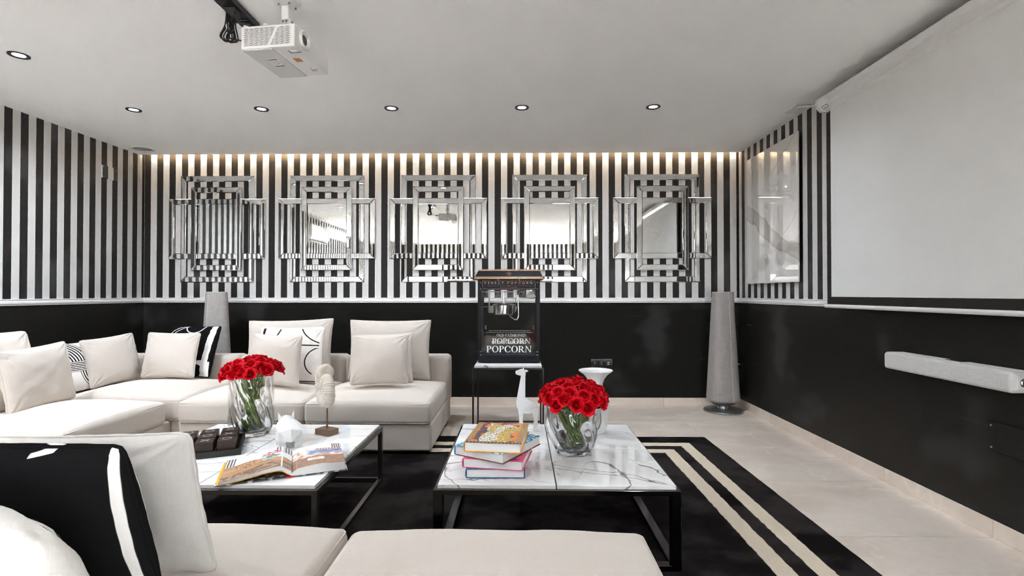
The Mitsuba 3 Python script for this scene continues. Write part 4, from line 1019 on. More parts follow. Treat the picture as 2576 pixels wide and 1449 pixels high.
def rose(c, d, size, spin, group, label, path, leaf=None):
    """bloom at c opening along d; path: the stem's points from the bloom downwards"""
    k = thing('red_rose', label, 'rose', group)
    d = np.array(d, float); d /= np.linalg.norm(d)
    x = np.cross([0.3, 0.9, 0.1], d); x /= np.linalg.norm(x)
    M = np.eye(4); M[:3, 0] = x; M[:3, 1] = np.cross(d, x); M[:3, 2] = d; M[:3, 3] = np.array(c)
    M = M @ rotz(spin); M[:3, :3] *= size
    M4 = lambda m: T(m.tolist())
    for ring_i, (n, off) in enumerate(((5, 0.0), (5, 0.63), (4, 0.2), (4, 0.9))):
        for i in range(n):
            q = rotz(off + i * 2 * math.pi / n + 0.16 * math.sin(7 * i + spin * 3))
            sc = 1 + 0.08 * math.sin(3.3 * i + spin * 5 + ring_i)
            q[:3, :3] *= sc
            put('petal', pet[ring_i], k, M4(M @ q))
    put('heart', core, k, M4(M)); put('sepal', sepal_ply, k, M4(M), )
    pts = spline([np.array(c) - d * 0.002 * size] + [np.array(p) for p in path], 6)
    obj('stem', tube(pts, np.linspace(0.0032, 0.0042, len(pts)), 6), 'stem_green', k, smooth=True)
    if leaf is not None:
        for f, ang, sc in leaf:
            i = int(f * (len(pts) - 1)); L = rotz(ang, pts[i]); L[:3, :3] *= sc
            put('leaf', leaf_ply, k, M4(L))

def bouquet(center, zc, R, Hd, n, zr, rim, zb, rb, zw, group, label, rs, seed, tilt_rng=0.10, neck=0.5, lift=0.0):
    g = np.random.default_rng(seed)
    cx, cy = center
    for i in range(n):
        f = (i + 0.5) / n
        pol = math.acos(1 - f * 0.97)                        # hemisphere
        az = i * 2.39996 + g.uniform(-0.15, 0.15)
        jr = 1 + g.uniform(-0.05, 0.05)
        u = np.array([math.sin(pol) * math.cos(az), math.sin(pol) * math.sin(az), math.cos(pol)])
        c = np.array([cx + R * u[0] * jr, cy + R * u[1] * jr, zc + Hd * u[2] * jr + g.uniform(-0.006, 0.006) + lift * u[0]])
        d = np.array([u[0] * 0.95, u[1] * 0.95, u[2] * 0.75 + 0.38]) + g.uniform(-tilt_rng, tilt_rng, 3)
        rr = math.sin(pol)
        nb = rim * neck * rr
        p1 = [cx + nb * 1.1 * math.cos(az), cy + nb * 1.1 * math.sin(az), zr + 0.012]
        tw = 0.5 + g.uniform(-0.2, 0.2)
        p2 = [cx + nb * 0.62 * math.cos(az + tw), cy + nb * 0.62 * math.sin(az + tw), (zr + zw) / 2]
        q = rb * g.uniform(0.45, 1.0)
        p3 = [cx + q * 0.75 * math.cos(az + 2.4 + tw), cy + q * 0.75 * math.sin(az + 2.4 + tw), (zw + zb) / 2]
        p4 = [cx + q * math.cos(az + 3.0 + tw), cy + q * math.sin(az + 3.0 + tw), zb]
        c0 = c - d / np.linalg.norm(d) * 0.012
        leaf = [(g.uniform(0.14, 0.24), az + g.uniform(-0.8, 0.8), g.uniform(0.5, 0.8)), (g.uniform(0.30, 0.5), g.uniform(0, 6.3), g.uniform(0.4, 0.6))] if i % 2 == 0 else None
        hgt = 'on top' if u[2] > 0.80 else 'halfway up' if u[2] > 0.42 else 'low on the edge'
        sec = ('front', 'front right', 'right', 'back right', 'back', 'back left', 'left', 'front left')[int(round((az + math.pi / 2) / (math.pi / 4))) % 8]
        rose(c0, d, rs * g.uniform(0.9, 1.1), g.uniform(0, 6.28), group, f'red rose {hgt} at the {sec} of {label}', [p1, p2, p3, p4], leaf)
bouquet(VL, TZ + 0.352, 0.142, 0.074, 34, TZ + 0.35, 0.105, TZ + 0.030, 0.085, TZ + 0.15, 'red roses in the tall vase', 'the bouquet in the tall glass vase', 0.80, 21, 0.14, 0.80, 0.012)
bouquet(VR, TZ + 0.258, 0.160, 0.096, 46, TZ + 0.252, 0.125, TZ + 0.030, 0.080, TZ + 0.08, 'red roses in the wide vase', 'the bouquet in the wide glass vase', 0.86, 22, 0.10, 0.80)

# ------------------------------------------------------------------ white flared vase behind the roses
k = thing('ceramic_vase', 'tall white ceramic vase with a wide flared rim behind the bouquet of roses', 'vase')
vp = [(0.0, 0.004), (0.045, 0.004), (0.050, 0.0), (0.054, 0.004), (0.066, 0.04), (0.078, 0.09), (0.083, 0.135), (0.080, 0.175), (0.066, 0.215), (0.048, 0.245), (0.040, 0.268), (0.042, 0.292), (0.052, 0.320), (0.072, 0.345), (0.094, 0.360), (0.1015, 0.3665),
      (0.100, 0.370), (0.090, 0.3655), (0.068, 0.351), (0.048, 0.325), (0.037, 0.292), (0.034, 0.268), (0.042, 0.245), (0.060, 0.21), (0.072, 0.17), (0.074, 0.13), (0.06, 0.04), (0.0, 0.03)]
obj('body', lathe(vp, 64, (0.452, 3.075, TZ)), 'ceramic_white', k, smooth=50)
obj('foot_ring', lathe([(0.040, -0.0002), (0.051, -0.0002), (0.0515, 0.003), (0.040, 0.003)], 40, (0.452, 3.075, TZ)), 'rod_bronze', k, label='unglazed brown foot ring')

# ------------------------------------------------------------------ low-poly giraffe
def union(ms):
    return trimesh.boolean.union([m if m.is_volume else hull(m.vertices) for m in ms], engine='manifold')
k = thing('giraffe_figurine', 'faceted white giraffe figurine standing behind the stack of books', 'figurine')
def gh(pts):
    out = []
    for p in pts:
        x, z = (p[0] - 620) / 1000, (1047 - p[1]) / 1000
        ys = p[2] if isinstance(p[2], tuple) else (-p[2], p[2])
        out += [[x, y / 1000, z] for y in ys]
    return hull(out)
gb = [gh([(598, 846, 15), (614, 846, 10), (652, 868, 22), (686, 890, 20), (693, 925, 14), (640, 944, 18), (592, 938, 20), (562, 872, 12), (566, 905, 16)]),
      gh([(563, 872, 14), (616, 850, 14), (592, 712, 8), (617, 708, 8), (580, 800, 11)]),
      gh([(557, 702, 5), (559, 688, 5), (594, 675, 9), (618, 684, 8), (619, 712, 8), (592, 716, 8), (566, 710, 5)]),
      gh([(600, 682, (3, 8)), (610, 682, (3, 8)), (604, 666, (5, 7)), (608, 666, (5, 7))]), gh([(600, 682, (-8, -3)), (610, 682, (-8, -3)), (604, 666, (-7, -5)), (608, 666, (-7, -5))]),
      gh([(612, 690, (5, 8)), (618, 680, (7, 10)), (636, 687, (13, 15)), (622, 694, (9, 10))]), gh([(612, 690, (-8, -5)), (618, 680, (-10, -7)), (636, 687, (-15, -13)), (622, 694, (-10, -9))])]
for s in (-1, 1):
    yy = (s * 20 - 7, s * 20 + 7) if s > 0 else (-22, -8)
    y2 = (6, 20) if s > 0 else (-20, -6)
    gb += [gh([(570, 895, y2), (606, 905, y2), (582, 985, (s * 13 - 6, s * 13 + 6)), (600, 985, (s * 13 - 6, s * 13 + 6))]),
           gh([(581, 982, (s * 13 - 6, s * 13 + 6)), (601, 982, (s * 13 - 6, s * 13 + 6)), (583, 1047, (s * 13 - 7, s * 13 + 7)), (604, 1047, (s * 13 - 7, s * 13 + 7))]),
           gh([(646, 905, y2), (693, 905, y2), (694, 935, y2), (671, 985, (s * 13 - 6, s * 13 + 6)), (691, 985, (s * 13 - 6, s * 13 + 6))]),
           gh([(670, 982, (s * 13 - 6, s * 13 + 6)), (691, 982, (s * 13 - 6, s * 13 + 6)), (664, 1047, (s * 13 - 7, s * 13 + 7)), (686, 1047, (s * 13 - 7, s * 13 + 7))])]
gb.append(gh([(688, 892, 3), (694, 900, 3), (699, 960, 2), (694, 965, 2)]))
obj('body', moved(union(gb), rotz(0.06, (0.035, 3.10, TZ))), 'polygon_white', k)

# ------------------------------------------------------------------ low-poly rhino, seen from behind
k = thing('rhino_figurine', 'faceted white rhinoceros figurine seen from behind, between the roses and the open book', 'figurine')
V = lambda *p: hull(np.array(p, float))
def mir(p):
    return [[s * q[0], q[1], q[2]] for q in p for s in (-1, 1)]
rb_ = [V(*mir([(0.058, 0.012, 0.058), (0.056, 0.0, 0.112), (0.0, -0.012, 0.128), (0.0, -0.016, 0.046), (0.066, 0.08, 0.052), (0.064, 0.07, 0.128), (0.03, 0.07, 0.155), (0.0, 0.075, 0.163), (0.05, 0.15, 0.055), (0.048, 0.15, 0.140), (0.0, 0.16, 0.168)])),
       V(*mir([(0.046, 0.14, 0.060), (0.044, 0.14, 0.145), (0.0, 0.15, 0.168), (0.036, 0.205, 0.07), (0.036, 0.205, 0.145), (0.0, 0.20, 0.172)])),
       V(*mir([(0.034, 0.195, 0.085), (0.034, 0.195, 0.155), (0.014, 0.20, 0.168), (0.022, 0.29, 0.050), (0.018, 0.30, 0.088), (0.02, 0.27, 0.045)])),
       V(*mir([(0.010, 0.262, 0.095), (0.010, 0.298, 0.075), (0.001, 0.305, 0.150)])), V(*mir([(0.008, 0.232, 0.118), (0.008, 0.256, 0.105), (0.001, 0.252, 0.140)])),
       V((0.0, -0.014, 0.120), (0.007, -0.012, 0.115), (-0.007, -0.012, 0.115), (0.004, -0.022, 0.05), (-0.004, -0.022, 0.05), (0, -0.014, 0.048))]
for s in (-1, 1):
    rb_.append(V((s * 0.020, 0.186, 0.155), (s * 0.040, 0.186, 0.148), (s * 0.034, 0.200, 0.150), (s * 0.040, 0.188, 0.197)))
    for y, w in ((0.035, 0.0), (0.15, -0.004)):
        rb_.append(V(*[[s * (0.038 + w + a), y + b, z] for (a, b, z) in ((-0.022, -0.024, 0.075), (0.022, -0.02, 0.075), (-0.02, 0.028, 0.075), (0.02, 0.028, 0.075), (-0.015, -0.02, 0.025), (0.015, -0.02, 0.025), (0.015, 0.016, 0.025), (-0.015, 0.016, 0.025))]))
        rb_.append(V(*[[s * (0.038 + w + a), y + b, z] for (a, b, z) in ((-0.016, -0.02, 0.03), (0.016, -0.02, 0.03), (0.015, 0.018, 0.03), (-0.015, 0.018, 0.03), (-0.020, -0.027, 0.0), (0.020, -0.024, 0.0), (0.018, 0.020, 0.0), (-0.018, 0.020, 0.0))]))
rhm = union(rb_); rhm.vertices = rhm.vertices * [1.04, 0.94, 0.84]
obj('body', moved(rhm, rotz(0.56, (-1.218, 2.715, TZ))), 'polygon_white', k)

# ------------------------------------------------------------------ ammonite on a stand
k = thing('ammonite_sculpture', 'pale ribbed ammonite fossil sculpture on a thin rod with a bronze block base', 'sculpture')
Ma = rotz(math.radians(-28), (-1.137, 3.01, TZ))
obj('base', moved(rbox(-0.055, 0.055, -0.040, 0.040, 0.0, 0.034, 0.0025, 3), Ma), 'bronze_brown', k, smooth=30)
obj('rod', cyl([-1.137, 3.015, TZ + 0.032], [-1.137, 3.015, TZ + 0.170], 0.0047, 14), 'rod_bronze', k, smooth=40)
na, ns = 900, 24
ta = np.linspace(0, 1, na); tot = 2 * math.pi * 2.25
ang = ta * tot
cr_ = 0.018 + 0.072 * (ta ** 1.25)          # centre line radius
tr_ = 0.009 + 0.031 * (ta ** 1.2)           # tube radius
rib = 1 + 0.11 * (0.5 + 0.5 * np.sin(ang * 40)) ** 1.5 + 0.012 * np.sin(ang * 51)
q = np.arange(ns) * 2 * math.pi / ns
rows = []
a_end = math.radians(78)                     # the mouth ends at the top
for i in range(na):
    a = a_end - (tot - ang[i])
    e = np.array([math.cos(a), 0, math.sin(a)])
    rr = tr_[i] * (1 + (rib[i] - 1) * (0.55 + 0.45 * np.clip(np.cos(q), -0.4, 1)))
    if ta[i] > 0.93:
        rr = rr * (1 + 0.10 * np.sin(q * 3 + i) * (ta[i] - 0.93) / 0.07)
    rows.append(e * cr_[i] + np.outer(rr * np.cos(q), e) + np.outer(rr * 1.08 * np.sin(q), [0, 1, 0]))
rows = [np.repeat(rows[0].mean(0)[None], ns, 0)] + rows + [rows[-1] * 0.6 + rows[-1].mean(0) * 0.4 + 0.010 * np.array([-math.sin(a), 0, math.cos(a)]), np.repeat(rows[-1].mean(0)[None], ns, 0) - 0.012 * np.array([-math.sin(a), 0, math.cos(a)])]
A = np.array(rows); A = np.concatenate([A, A[:, :1]], 1)
am = clean(grid_mesh(A)); am.fix_normals()
am.vertices = am.vertices + (meshkit.fbm(am.vertices * 60, 3, 4)[:, None] - 0.5) * am.vertex_normals * 0.006
Mz = rotz(math.radians(-57), (-1.143, 3.015, 0)); am.apply_scale(1.08); am.vertices = am.vertices * [-1, 1, 1]; am.invert(); mz = moved(am, Mz)
mz.apply_translation([0, 0, TZ + 0.150 - mz.vertices[:, 2].min()])
obj('fossil', mz, 'fossil_stone', k, smooth=True, label='pale ribbed spiral shell')

# ------------------------------------------------------------------ wooden noughts-and-crosses game
k = thing('game_tray', 'black wooden tray holding the nine noughts and crosses blocks', 'tray')
TA = math.radians(25); Mt = rotz(TA, (-1.655, 2.700, TZ))
hh = 0.168
obj('floor', moved(bx(-hh + 0.01, hh - 0.01, -hh + 0.01, hh - 0.01, 0.0005, 0.008), Mt), 'tray_black', k)
for a in ((-hh, hh, -hh, -hh + 0.012), (-hh, hh, hh - 0.012, hh), (-hh, -hh + 0.012, -hh + 0.012, hh - 0.012), (hh - 0.012, hh, -hh + 0.012, hh - 0.012)):
    obj('rim', moved(rbox(*a, 0.0, 0.030, 0.0015, 2), Mt), 'tray_black', k)
for s in (-0.0495, 0.0495):
    obj('divider', moved(bx(s - 0.004, s + 0.004, -hh + 0.012, hh - 0.012, 0.008, 0.028), Mt), 'tray_black', k)
    for a in (-0.099, 0.0, 0.099):
        obj('divider', moved(bx(a - 0.0455, a + 0.0455, s - 0.004, s + 0.004, 0.008, 0.028), Mt), 'tray_black', k)
marks = {(0, 2): 'O', (1, 2): 'O', (2, 2): 'X', (0, 1): 'X', (1, 1): 'O', (2, 1): 'X', (0, 0): 'O', (1, 0): 'X', (2, 0): 'O'}
rown = ['front', 'middle', 'back']; coln = ['left', 'middle', 'right']
bply = mikit.ply(rbox(-0.0415, 0.0415, -0.0415, 0.0415, 0.0, 0.066, 0.003, 3), 'dark_wood', smooth=30)
xm_ = cat(moved(rbox(-0.026, 0.026, -0.0030, 0.0030, 0.0, 0.0012, 0.0005, 2), rotz(0.785)), moved(rbox(-0.026, 0.026, -0.0030, 0.0030, 0.0, 0.0012, 0.0005, 2), rotz(-0.785)))
om_ = lathe([(0.0170, 0.0), (0.0170, 0.0012), (0.0230, 0.0012), (0.0230, 0.0)], 32)
mply = {'X': mikit.ply(xm_, 'silver_inlay'), 'O': mikit.ply(om_, 'silver_inlay')}
for (i, j), m in marks.items():
    b = thing('game_block', f'dark wooden {"cross" if m == "X" else "nought"} block, {rown[j]} row, {coln[i]} of the tray', 'game block', 'noughts and crosses blocks in the tray')
    M = Mt @ rotz(0.03 * math.sin(5 * i + 3 * j), ((i - 1) * 0.099, (j - 1) * 0.099, 0.0082))
    put('block', bply, b, T(M.tolist()))
    M2 = M.copy(); M2[:3, 3] += [0, 0, 0.0658]
    put('mark', mply[m], b, T(M2.tolist()), 'pale inlaid ' + ('cross' if m == 'X' else 'ring'))

# ------------------------------------------------------------------ open book
def page_print(side):
    def fn(p, n, uv):
        """photograph printed across the page: pale wall, bar-striped corner, timber furniture, flowers or blue upholstery"""
        u, v = uv.x, uv.y
        if side < 0: u = 1 - u                # u runs from the gutter outwards
        f = noise(u * 9, v * 7, 3.0); g = fbm(u * 14 + 3 * f, v * 16, 5.0 + side, 3)
        c = mix((0.72, 0.73, 0.73), (0.80, 0.80, 0.80), g)                                   # bright wall
        bars = dr.select(even(u * 46 + noise(u * 3, v, 1.0)), 1.0, 0.0)
        if side < 0:
            zone = dr.maximum(dr.select((u > 0.86) & (v > 0.60), 1.0, 0.0), dr.select((u < 0.24) & (v > 0.72), 1.0, 0.0))
            c = mix(c, mix((0.62, 0.60, 0.58), (0.10, 0.09, 0.09), bars), zone)
            wood = smoothstep(0.02, 0.0, v - 0.58 + 0.35 * dr.square(u - 0.75) - 0.06 * f)
            c = mix(c, mix((0.30, 0.155, 0.075), (0.50, 0.30, 0.16), noise(u * 5 + v * 18, v * 5, 2.0)), wood)
            basket = smoothstep(0.03, 0.0, dr.sqrt(dr.square((u - 0.66) * 1.0) + dr.square((v - 0.52) * 1.5)) - 0.20)
            c = mix(c, mix((0.22, 0.11, 0.05), (0.56, 0.33, 0.18), noise(u * 40, v * 30, 1.0)), basket)
            metal = smoothstep(0.02, 0.0, dr.sqrt(dr.square((u - 0.30) * 1.0) + dr.square((v - 0.52) * 1.6)) - 0.15)
            c = mix(c, mix((0.12, 0.12, 0.13), (0.62, 0.63, 0.64), noise(u * 22, v * 30, 4.0)), metal)
            gr = smoothstep(0.45, 0.6, noise(u * 28, v * 26, 7.0)) * smoothstep(0.20, 0.12, dr.sqrt(dr.square(u - 0.30) + dr.square(v - 0.70)))
            c = mix(c, (0.16, 0.27, 0.06), gr)
            pk = smoothstep(0.60, 0.7, noise(u * 17, v * 19, 9.0)) * smoothstep(0.2, 0.10, dr.sqrt(dr.square(u - 0.30) + dr.square(v - 0.78)))
            c = mix(c, (0.62, 0.10, 0.25), pk)
            dk = smoothstep(0.02, 0.0, v - 0.30 + 0.2 * u - 0.10 * f)
            c = mix(c, mix((0.17, 0.10, 0.075), (0.36, 0.245, 0.155), smoothstep(0.35, 0.6, g)), dk)
            c = mix(c, (0.66, 0.24, 0.10), dr.select((dr.abs(v - 0.36 - 0.25 * (u - 0.2)) < 0.03) & (u < 0.28) & (u > 0.05), 1.0, 0.0))
        else:
            c = mix(c, mix((0.60, 0.58, 0.56), (0.10, 0.10, 0.10), bars), dr.select((u > 0.80) & (v > 0.72), 1.0, 0.0))
            clutter = noise(u * 16, v * 22, 2.0)
            mid = smoothstep(0.02, 0.0, v - 0.80 + 0.1 * u) 
            c = mix(c, mix((0.50, 0.28, 0.18), (0.70, 0.66, 0.62), smoothstep(0.4, 0.6, clutter)), mid)
            blue = mid * smoothstep(0.25, 0.4, u) * smoothstep(0.50, 0.56, v - 0.10 * (u - 0.5)) * dr.select(v < 0.70, 1.0, 0.0)
            c = mix(c, mix((0.09, 0.15, 0.36), (0.28, 0.36, 0.52), noise(u * 12, v * 18, 6.0)), blue)
            red = dr.select((dr.abs(v - 0.745) < 0.035) & (u > 0.5) & (u < 0.95), 1.0, 0.0)
            c = mix(c, mix((0.42, 0.13, 0.10), (0.68, 0.50, 0.38), dr.select(even(u * 34), 1.0, 0.0)), red)
            tab = smoothstep(0.02, 0.0, v - 0.40 + 0.06 * u - 0.06 * f)
            c = mix(c, mix((0.22, 0.115, 0.075), (0.36, 0.21, 0.14), g), tab)
            bk = dr.select((dr.abs(v - 0.30 + 0.04 * u) < 0.055) & (dr.abs(u - 0.46) < 0.16), 1.0, 0.0)
            c = mix(c, mix((0.72, 0.69, 0.62), (0.62, 0.36, 0.24), dr.select((dr.abs(v - 0.30) < 0.02) & (dr.abs(u - 0.45) < 0.07), 1.0, 0.0)), bk)
            pot = smoothstep(0.03, 0.0, dr.sqrt(dr.square((u - 0.66)) + dr.square((v - 0.47) * 1.5)) - 0.08)
            c = mix(c, (0.46, 0.33, 0.26), pot)
        return c
    return mikit.proc(fn)
P('page_picture_left', page_print(-1), 0.35, specular=0.4)
P('page_picture_right', page_print(1), 0.35, specular=0.4)
k = thing('open_book', 'large picture book lying open across the corner of the marble table', 'book')
BA = math.atan2(2.380 - 2.163, -0.809 + 1.306)
Mb = rotz(BA, (-1.3060 + 0.005, 2.163 + 0.012, TZ))
BW, BD = 0.542, 0.325                         # width over both pages, height of a page
GX = 0.300                                    # gutter from the left edge
def prof_left(x):                             # top of the left pages
    t = x / GX
    return 0.016 + 0.040 * math.sin(min(1, t) ** 1.5 * math.pi * 0.62) ** 1.2 - 0.024 * max(0, t - 0.86) / 0.14
def prof_right(x):
    t = (x - GX) / (BW - GX)
    return 0.030 + 0.018 * math.sin(min(1, t * 1.5) * math.pi * 0.6) - 0.012 * max(0, 0.10 - t) / 0.10 - 0.010 * max(0, t - 0.5)
def block(x0, x1, top, bot, n=22):
    xs_ = np.linspace(x0, x1, n)
    poly = [(x, top(x)) for x in xs_] + [(x, bot(x)) for x in xs_[::-1]]
    m = trimesh.creation.extrude_polygon(Polygon(poly), BD - 0.008, engine='earcut')
    v = np.array(m.vertices); m.vertices = np.stack([v[:, 0], v[:, 2] + 0.004, v[:, 1]], -1); m.fix_normals()
    return m
def page(x0, x1, top, lift, n=26):
    xs_ = np.linspace(x0, x1, n); ys_ = np.linspace(0.004, BD - 0.004, 8)
    Pm = np.array([[[x, y, top(x) + lift] for y in ys_] for x in xs_])
    uv = np.array([[[i / (n - 1), j / 7] for j in range(8)] for i in range(n)]).reshape(-1, 2)
    return grid_mesh(Pm), uv
lb = lambda x: max(0.006, prof_left(x) - 0.010 - 0.012 * (x / GX) ** 2)
obj('page_block', moved(block(0.012, GX, prof_left, lb), Mb), 'page_paper', k, smooth=30)
obj('page_block', moved(block(GX, BW - 0.012, prof_right, lambda x: 0.006), Mb), 'page_paper', k, smooth=30)
for nm, a, b, pf, mt in (('picture_page', 0.012, GX, prof_left, 'page_picture_left'), ('picture_page', GX, BW - 0.012, prof_right, 'page_picture_right')):
    pm, uv = page(a, b, pf, 0.0006)
    obj(nm, moved(pm, Mb), mt, k, smooth=True, uv=uv, label='printed interior photograph')
obj('endpaper', moved(block(0.004, GX - 0.01, lambda x: max(0.0062, lb(x) - 0.0005), lambda x: max(0.0042, lb(x) - 0.004)), Mb), 'cover_yellow', k, label='yellow endpaper')
P('cover_print_dark', mikit.proc(lambda p, n, uv: mix((0.62, 0.60, 0.58), (0.04, 0.05, 0.07), smoothstep(0.42, 0.5, noise(p.x * 55, p.y * 55, p.z * 30)))), 0.4)
def slab(x0, x1, z0, z1, mat, lab=None):
    obj('cover_board', moved(rbox(x0, x1, 0.0, BD, z0, z1, 0.0012, 2), Mb), mat, k, label=lab)
slab(-0.004, 0.275, 0.0003, 0.0040, 'cover_print_dark'); slab(0.315, BW, 0.0003, 0.0042, 'cover_print_dark')
obj('spine', moved(rbox(0.277, 0.313, 0.0, BD, 0.0003, 0.0045, 0.0012, 2), Mb), 'cover_red', k, label='red lined spine')
obj('yellow_edge', moved(rbox(-0.002, 0.010, 0.02, BD - 0.002, 0.0042, 0.0072, 0.0008, 2), Mb), 'cover_yellow', k, label='yellow inner cover edge')

# ------------------------------------------------------------------ stack of four books
def leopard(p, n, uv):
    """orange cover with dark leaf shapes, brick-like side borders and a spotted cat"""
    u, v = uv.x, uv.y
    f = fbm(u * 5, v * 7, 2.0)
    shp = smoothstep(0.46, 0.49, noise(u * 9 + 2 * f, v * 12, 4.0))
    c = mix((0.66, 0.20, 0.035), (0.075, 0.045, 0.06), shp)
    c = mix(c, (0.55, 0.075, 0.08), smoothstep(0.035, 0.02, dr.abs(noise(u * 9, v * 11 + f, 8.0) - 0.5)) * 0.9)
    br = dr.select((u < 0.13) | (u > 0.87), 1.0, 0.0)
    bx_, by_ = u * 22 - dr.floor(u * 22), v * 26 - dr.floor(v * 26)
    bc = mix((0.40, 0.18, 0.06), (0.62, 0.33, 0.10), cell_rand(dr.floor(u * 22), dr.floor(v * 26), 1))
    c = mix(c, mix((0.07, 0.05, 0.04), bc, dr.select((bx_ > 0.16) & (by_ > 0.2), 1.0, 0.0)), br)
    body = smoothstep(0.02, -0.02, dr.sqrt(dr.square((u - 0.50) / 0.27) + dr.square((v - 0.22) / 0.40)) - 1.0)
    head = smoothstep(0.03, -0.03, dr.sqrt(dr.square((u - 0.56) / 0.30) + dr.square((v - 0.66) / 0.24)) - 1.0)
    ear = smoothstep(0.10, -0.10, dr.sqrt(dr.square((u - 0.36) / 0.08) + dr.square((v - 0.88) / 0.09)) - 1.0)
    muz = smoothstep(0.06, -0.06, dr.sqrt(dr.square((u - 0.79) / 0.11) + dr.square((v - 0.66) / 0.13)) - 1.0)
    cat_ = dr.maximum(dr.maximum(body, head), dr.maximum(ear, muz))
    d1, d2, r = voronoi(u * 26, v * 30)
    spot = smoothstep(0.40, 0.30, d1) * (1 - smoothstep(0.16, 0.10, d1) * 0.5)
    fur = mix((0.78, 0.74, 0.62), (0.66, 0.45, 0.10), smoothstep(0.45, 0.65, noise(u * 8, v * 6, 6.0)))
    fur = mix(fur, (0.045, 0.05, 0.05), spot * 0.85)
    c = mix(c, fur, cat_)
    c = mix(c, (0.05, 0.06, 0.05), smoothstep(0.03, 0.02, dr.sqrt(dr.square(u - 0.68) + dr.square((v - 0.72) * 1.4))))
    zz_ = dr.select((v < 0.045), 1.0, 0.0)
    c = mix(c, mix((0.03, 0.03, 0.03), mix((0.55, 0.10, 0.04), (0.16, 0.26, 0.10), dr.select(even(u * 16), 1.0, 0.0)), smoothstep(0.5, 0.4, dr.abs(u * 16 - dr.floor(u * 16) - 0.5) * 2)), zz_)
    return c
P('cover_leopard', mikit.proc(leopard), 0.42)
P('cover_blue', mikit.proc(lambda p, n, uv: mix(mix((0.045, 0.29, 0.53), (0.70, 0.78, 0.80), smoothstep(0.64, 0.68, noise(uv.x * 44, uv.y * 44, 1.0)) * smoothstep(0.22, 0.08, dr.minimum(dr.minimum(uv.x, 1 - uv.x), dr.minimum(uv.y, 1 - uv.y)))),
    (0.02, 0.03, 0.06), smoothstep(0.70, 0.73, noise(uv.x * 40, uv.y * 40, 5.0)) * smoothstep(0.12, 0.05, dr.minimum(uv.y, 1 - uv.x)))), 0.42)
def pink(p, n, uv):
    u, v = uv.x, uv.y
    c = mix((0.72, 0.105, 0.245), (0.36, 0.012, 0.10), dr.select((u > 0.66) & (u < 0.93) & (v > 0.28) & (v < 0.75), 1.0, 0.0))
    t = dr.select((dr.abs(v - 0.085) < 0.018) & (((u > 0.08) & (u < 0.20)) | ((u > 0.78) & (u < 0.93))), 1.0, 0.0) * dr.select(noise(u * 150, 2.0, 1.0) > 0.42, 1.0, 0.0)
    return mix(c, (0.05, 0.02, 0.03), t)
P('cover_pink_print', mikit.proc(pink), 0.45)
def book(label, front_left, ang, w, d, z0, z1, top, bottom, spine):
    """closed hardback lying flat, spine on its left"""
    k = thing('stacked_book', label, 'book')
    M = rotz(ang, (front_left[0], front_left[1], 0))
    b = 0.0032
    def board(za, zb, mat):
        m = rbox(0.003, w, 0, d, za, zb, 0.0012, 2)
        v = np.array(m.vertices)
        obj('cover_board', moved(m, M), mat, k, smooth=False, uv=np.stack([(v[:, 0]) / w, v[:, 1] / d], -1))
    board(z0, z0 + b, bottom); board(z1 - b, z1, top)
    obj('page_block', moved(bx(0.006, w - 0.006, 0.005, d - 0.005, z0 + b, z1 - b), M), 'page_paper', k)
    ar = [(0.006 - 0.007 * math.sin(t), z0 + (z1 - z0) * (0.5 - 0.5 * math.cos(t))) for t in np.linspace(0, math.pi, 9)]
    ir = [(x + 0.004, z0 + 0.001 + (z - z0) * 0.96) for x, z in ar[::-1]]
    m = trimesh.creation.extrude_polygon(Polygon(ar + ir), d, engine='earcut')
    v = np.array(m.vertices); m.vertices = np.stack([v[:, 0], v[:, 2], v[:, 1]], -1); m.fix_normals()
    obj('spine', moved(m, M), spine, k, smooth=30)
ZB = [TZ + 0.0003, TZ + 0.0415, TZ + 0.0845, TZ + 0.1285, TZ + 0.1715]
book('navy blue hardback at the bottom of the stack of books', (-0.245, 2.300), 0.0, 0.268, 0.215, ZB[0], ZB[1] - 0.0002, 'cover_navy', 'cover_navy', 'cover_navy')
book('pink hardback second from the bottom of the stack of books', (-0.262, 2.318), -0.17, 0.278, 0.30, ZB[1], ZB[2] - 0.0002, 'cover_pink_print', 'cover_pink', 'cover_pink')
book('sky blue patterned hardback under the leopard book in the stack', (-0.304, 2.366), -0.528, 0.268, 0.345, ZB[2], ZB[3] - 0.0002, 'cover_blue', 'cover_maroon', 'cover_blue')
book('orange hardback with a spotted leopard on its cover, top of the stack', (-0.251, 2.272), -0.115, 0.258, 0.350, ZB[3], ZB[4], 'cover_leopard', 'cover_yellow', 'cover_yellow')

# ------------------------------------------------------------------ console table with marble top
k = thing('console_table', 'tall slim black metal side table with marble top under the popcorn machine', 'side table')
cx0, cx1, cy0, cy1, ct = -0.396, 0.199, 4.250, 4.772, 0.578
b = 0.014
for x in (cx0, cx1 - b):
    for y in (cy0, cy1 - b):
        obj('leg', rbox(x, x + b, y, y + b, 0.0, ct, 0.0012, 2), 'black_steel', k)
for z in (0.0005, ct - b):
    if z > 0.1:
        obj('rail', rbox(cx0 + b, cx1 - b, cy0, cy0 + b, z, z + b, 0.0012, 2), 'black_steel', k)
    obj('rail', rbox(cx0 + b, cx1 - b, cy1 - b, cy1, z, z + b, 0.0012, 2), 'black_steel', k)
    for x in (cx0, cx1 - b):
        obj('rail', rbox(x, x + b, cy0 + b, cy1 - b, z, z + b, 0.0012, 2), 'black_steel', k)
obj('marble_top', rbox(cx0 + 0.018, cx1 - 0.018, cy0 + 0.004, cy1 - 0.010, ct, 0.5965, 0.002, 2), 'marble_console', k, label='pale grey veined marble top')

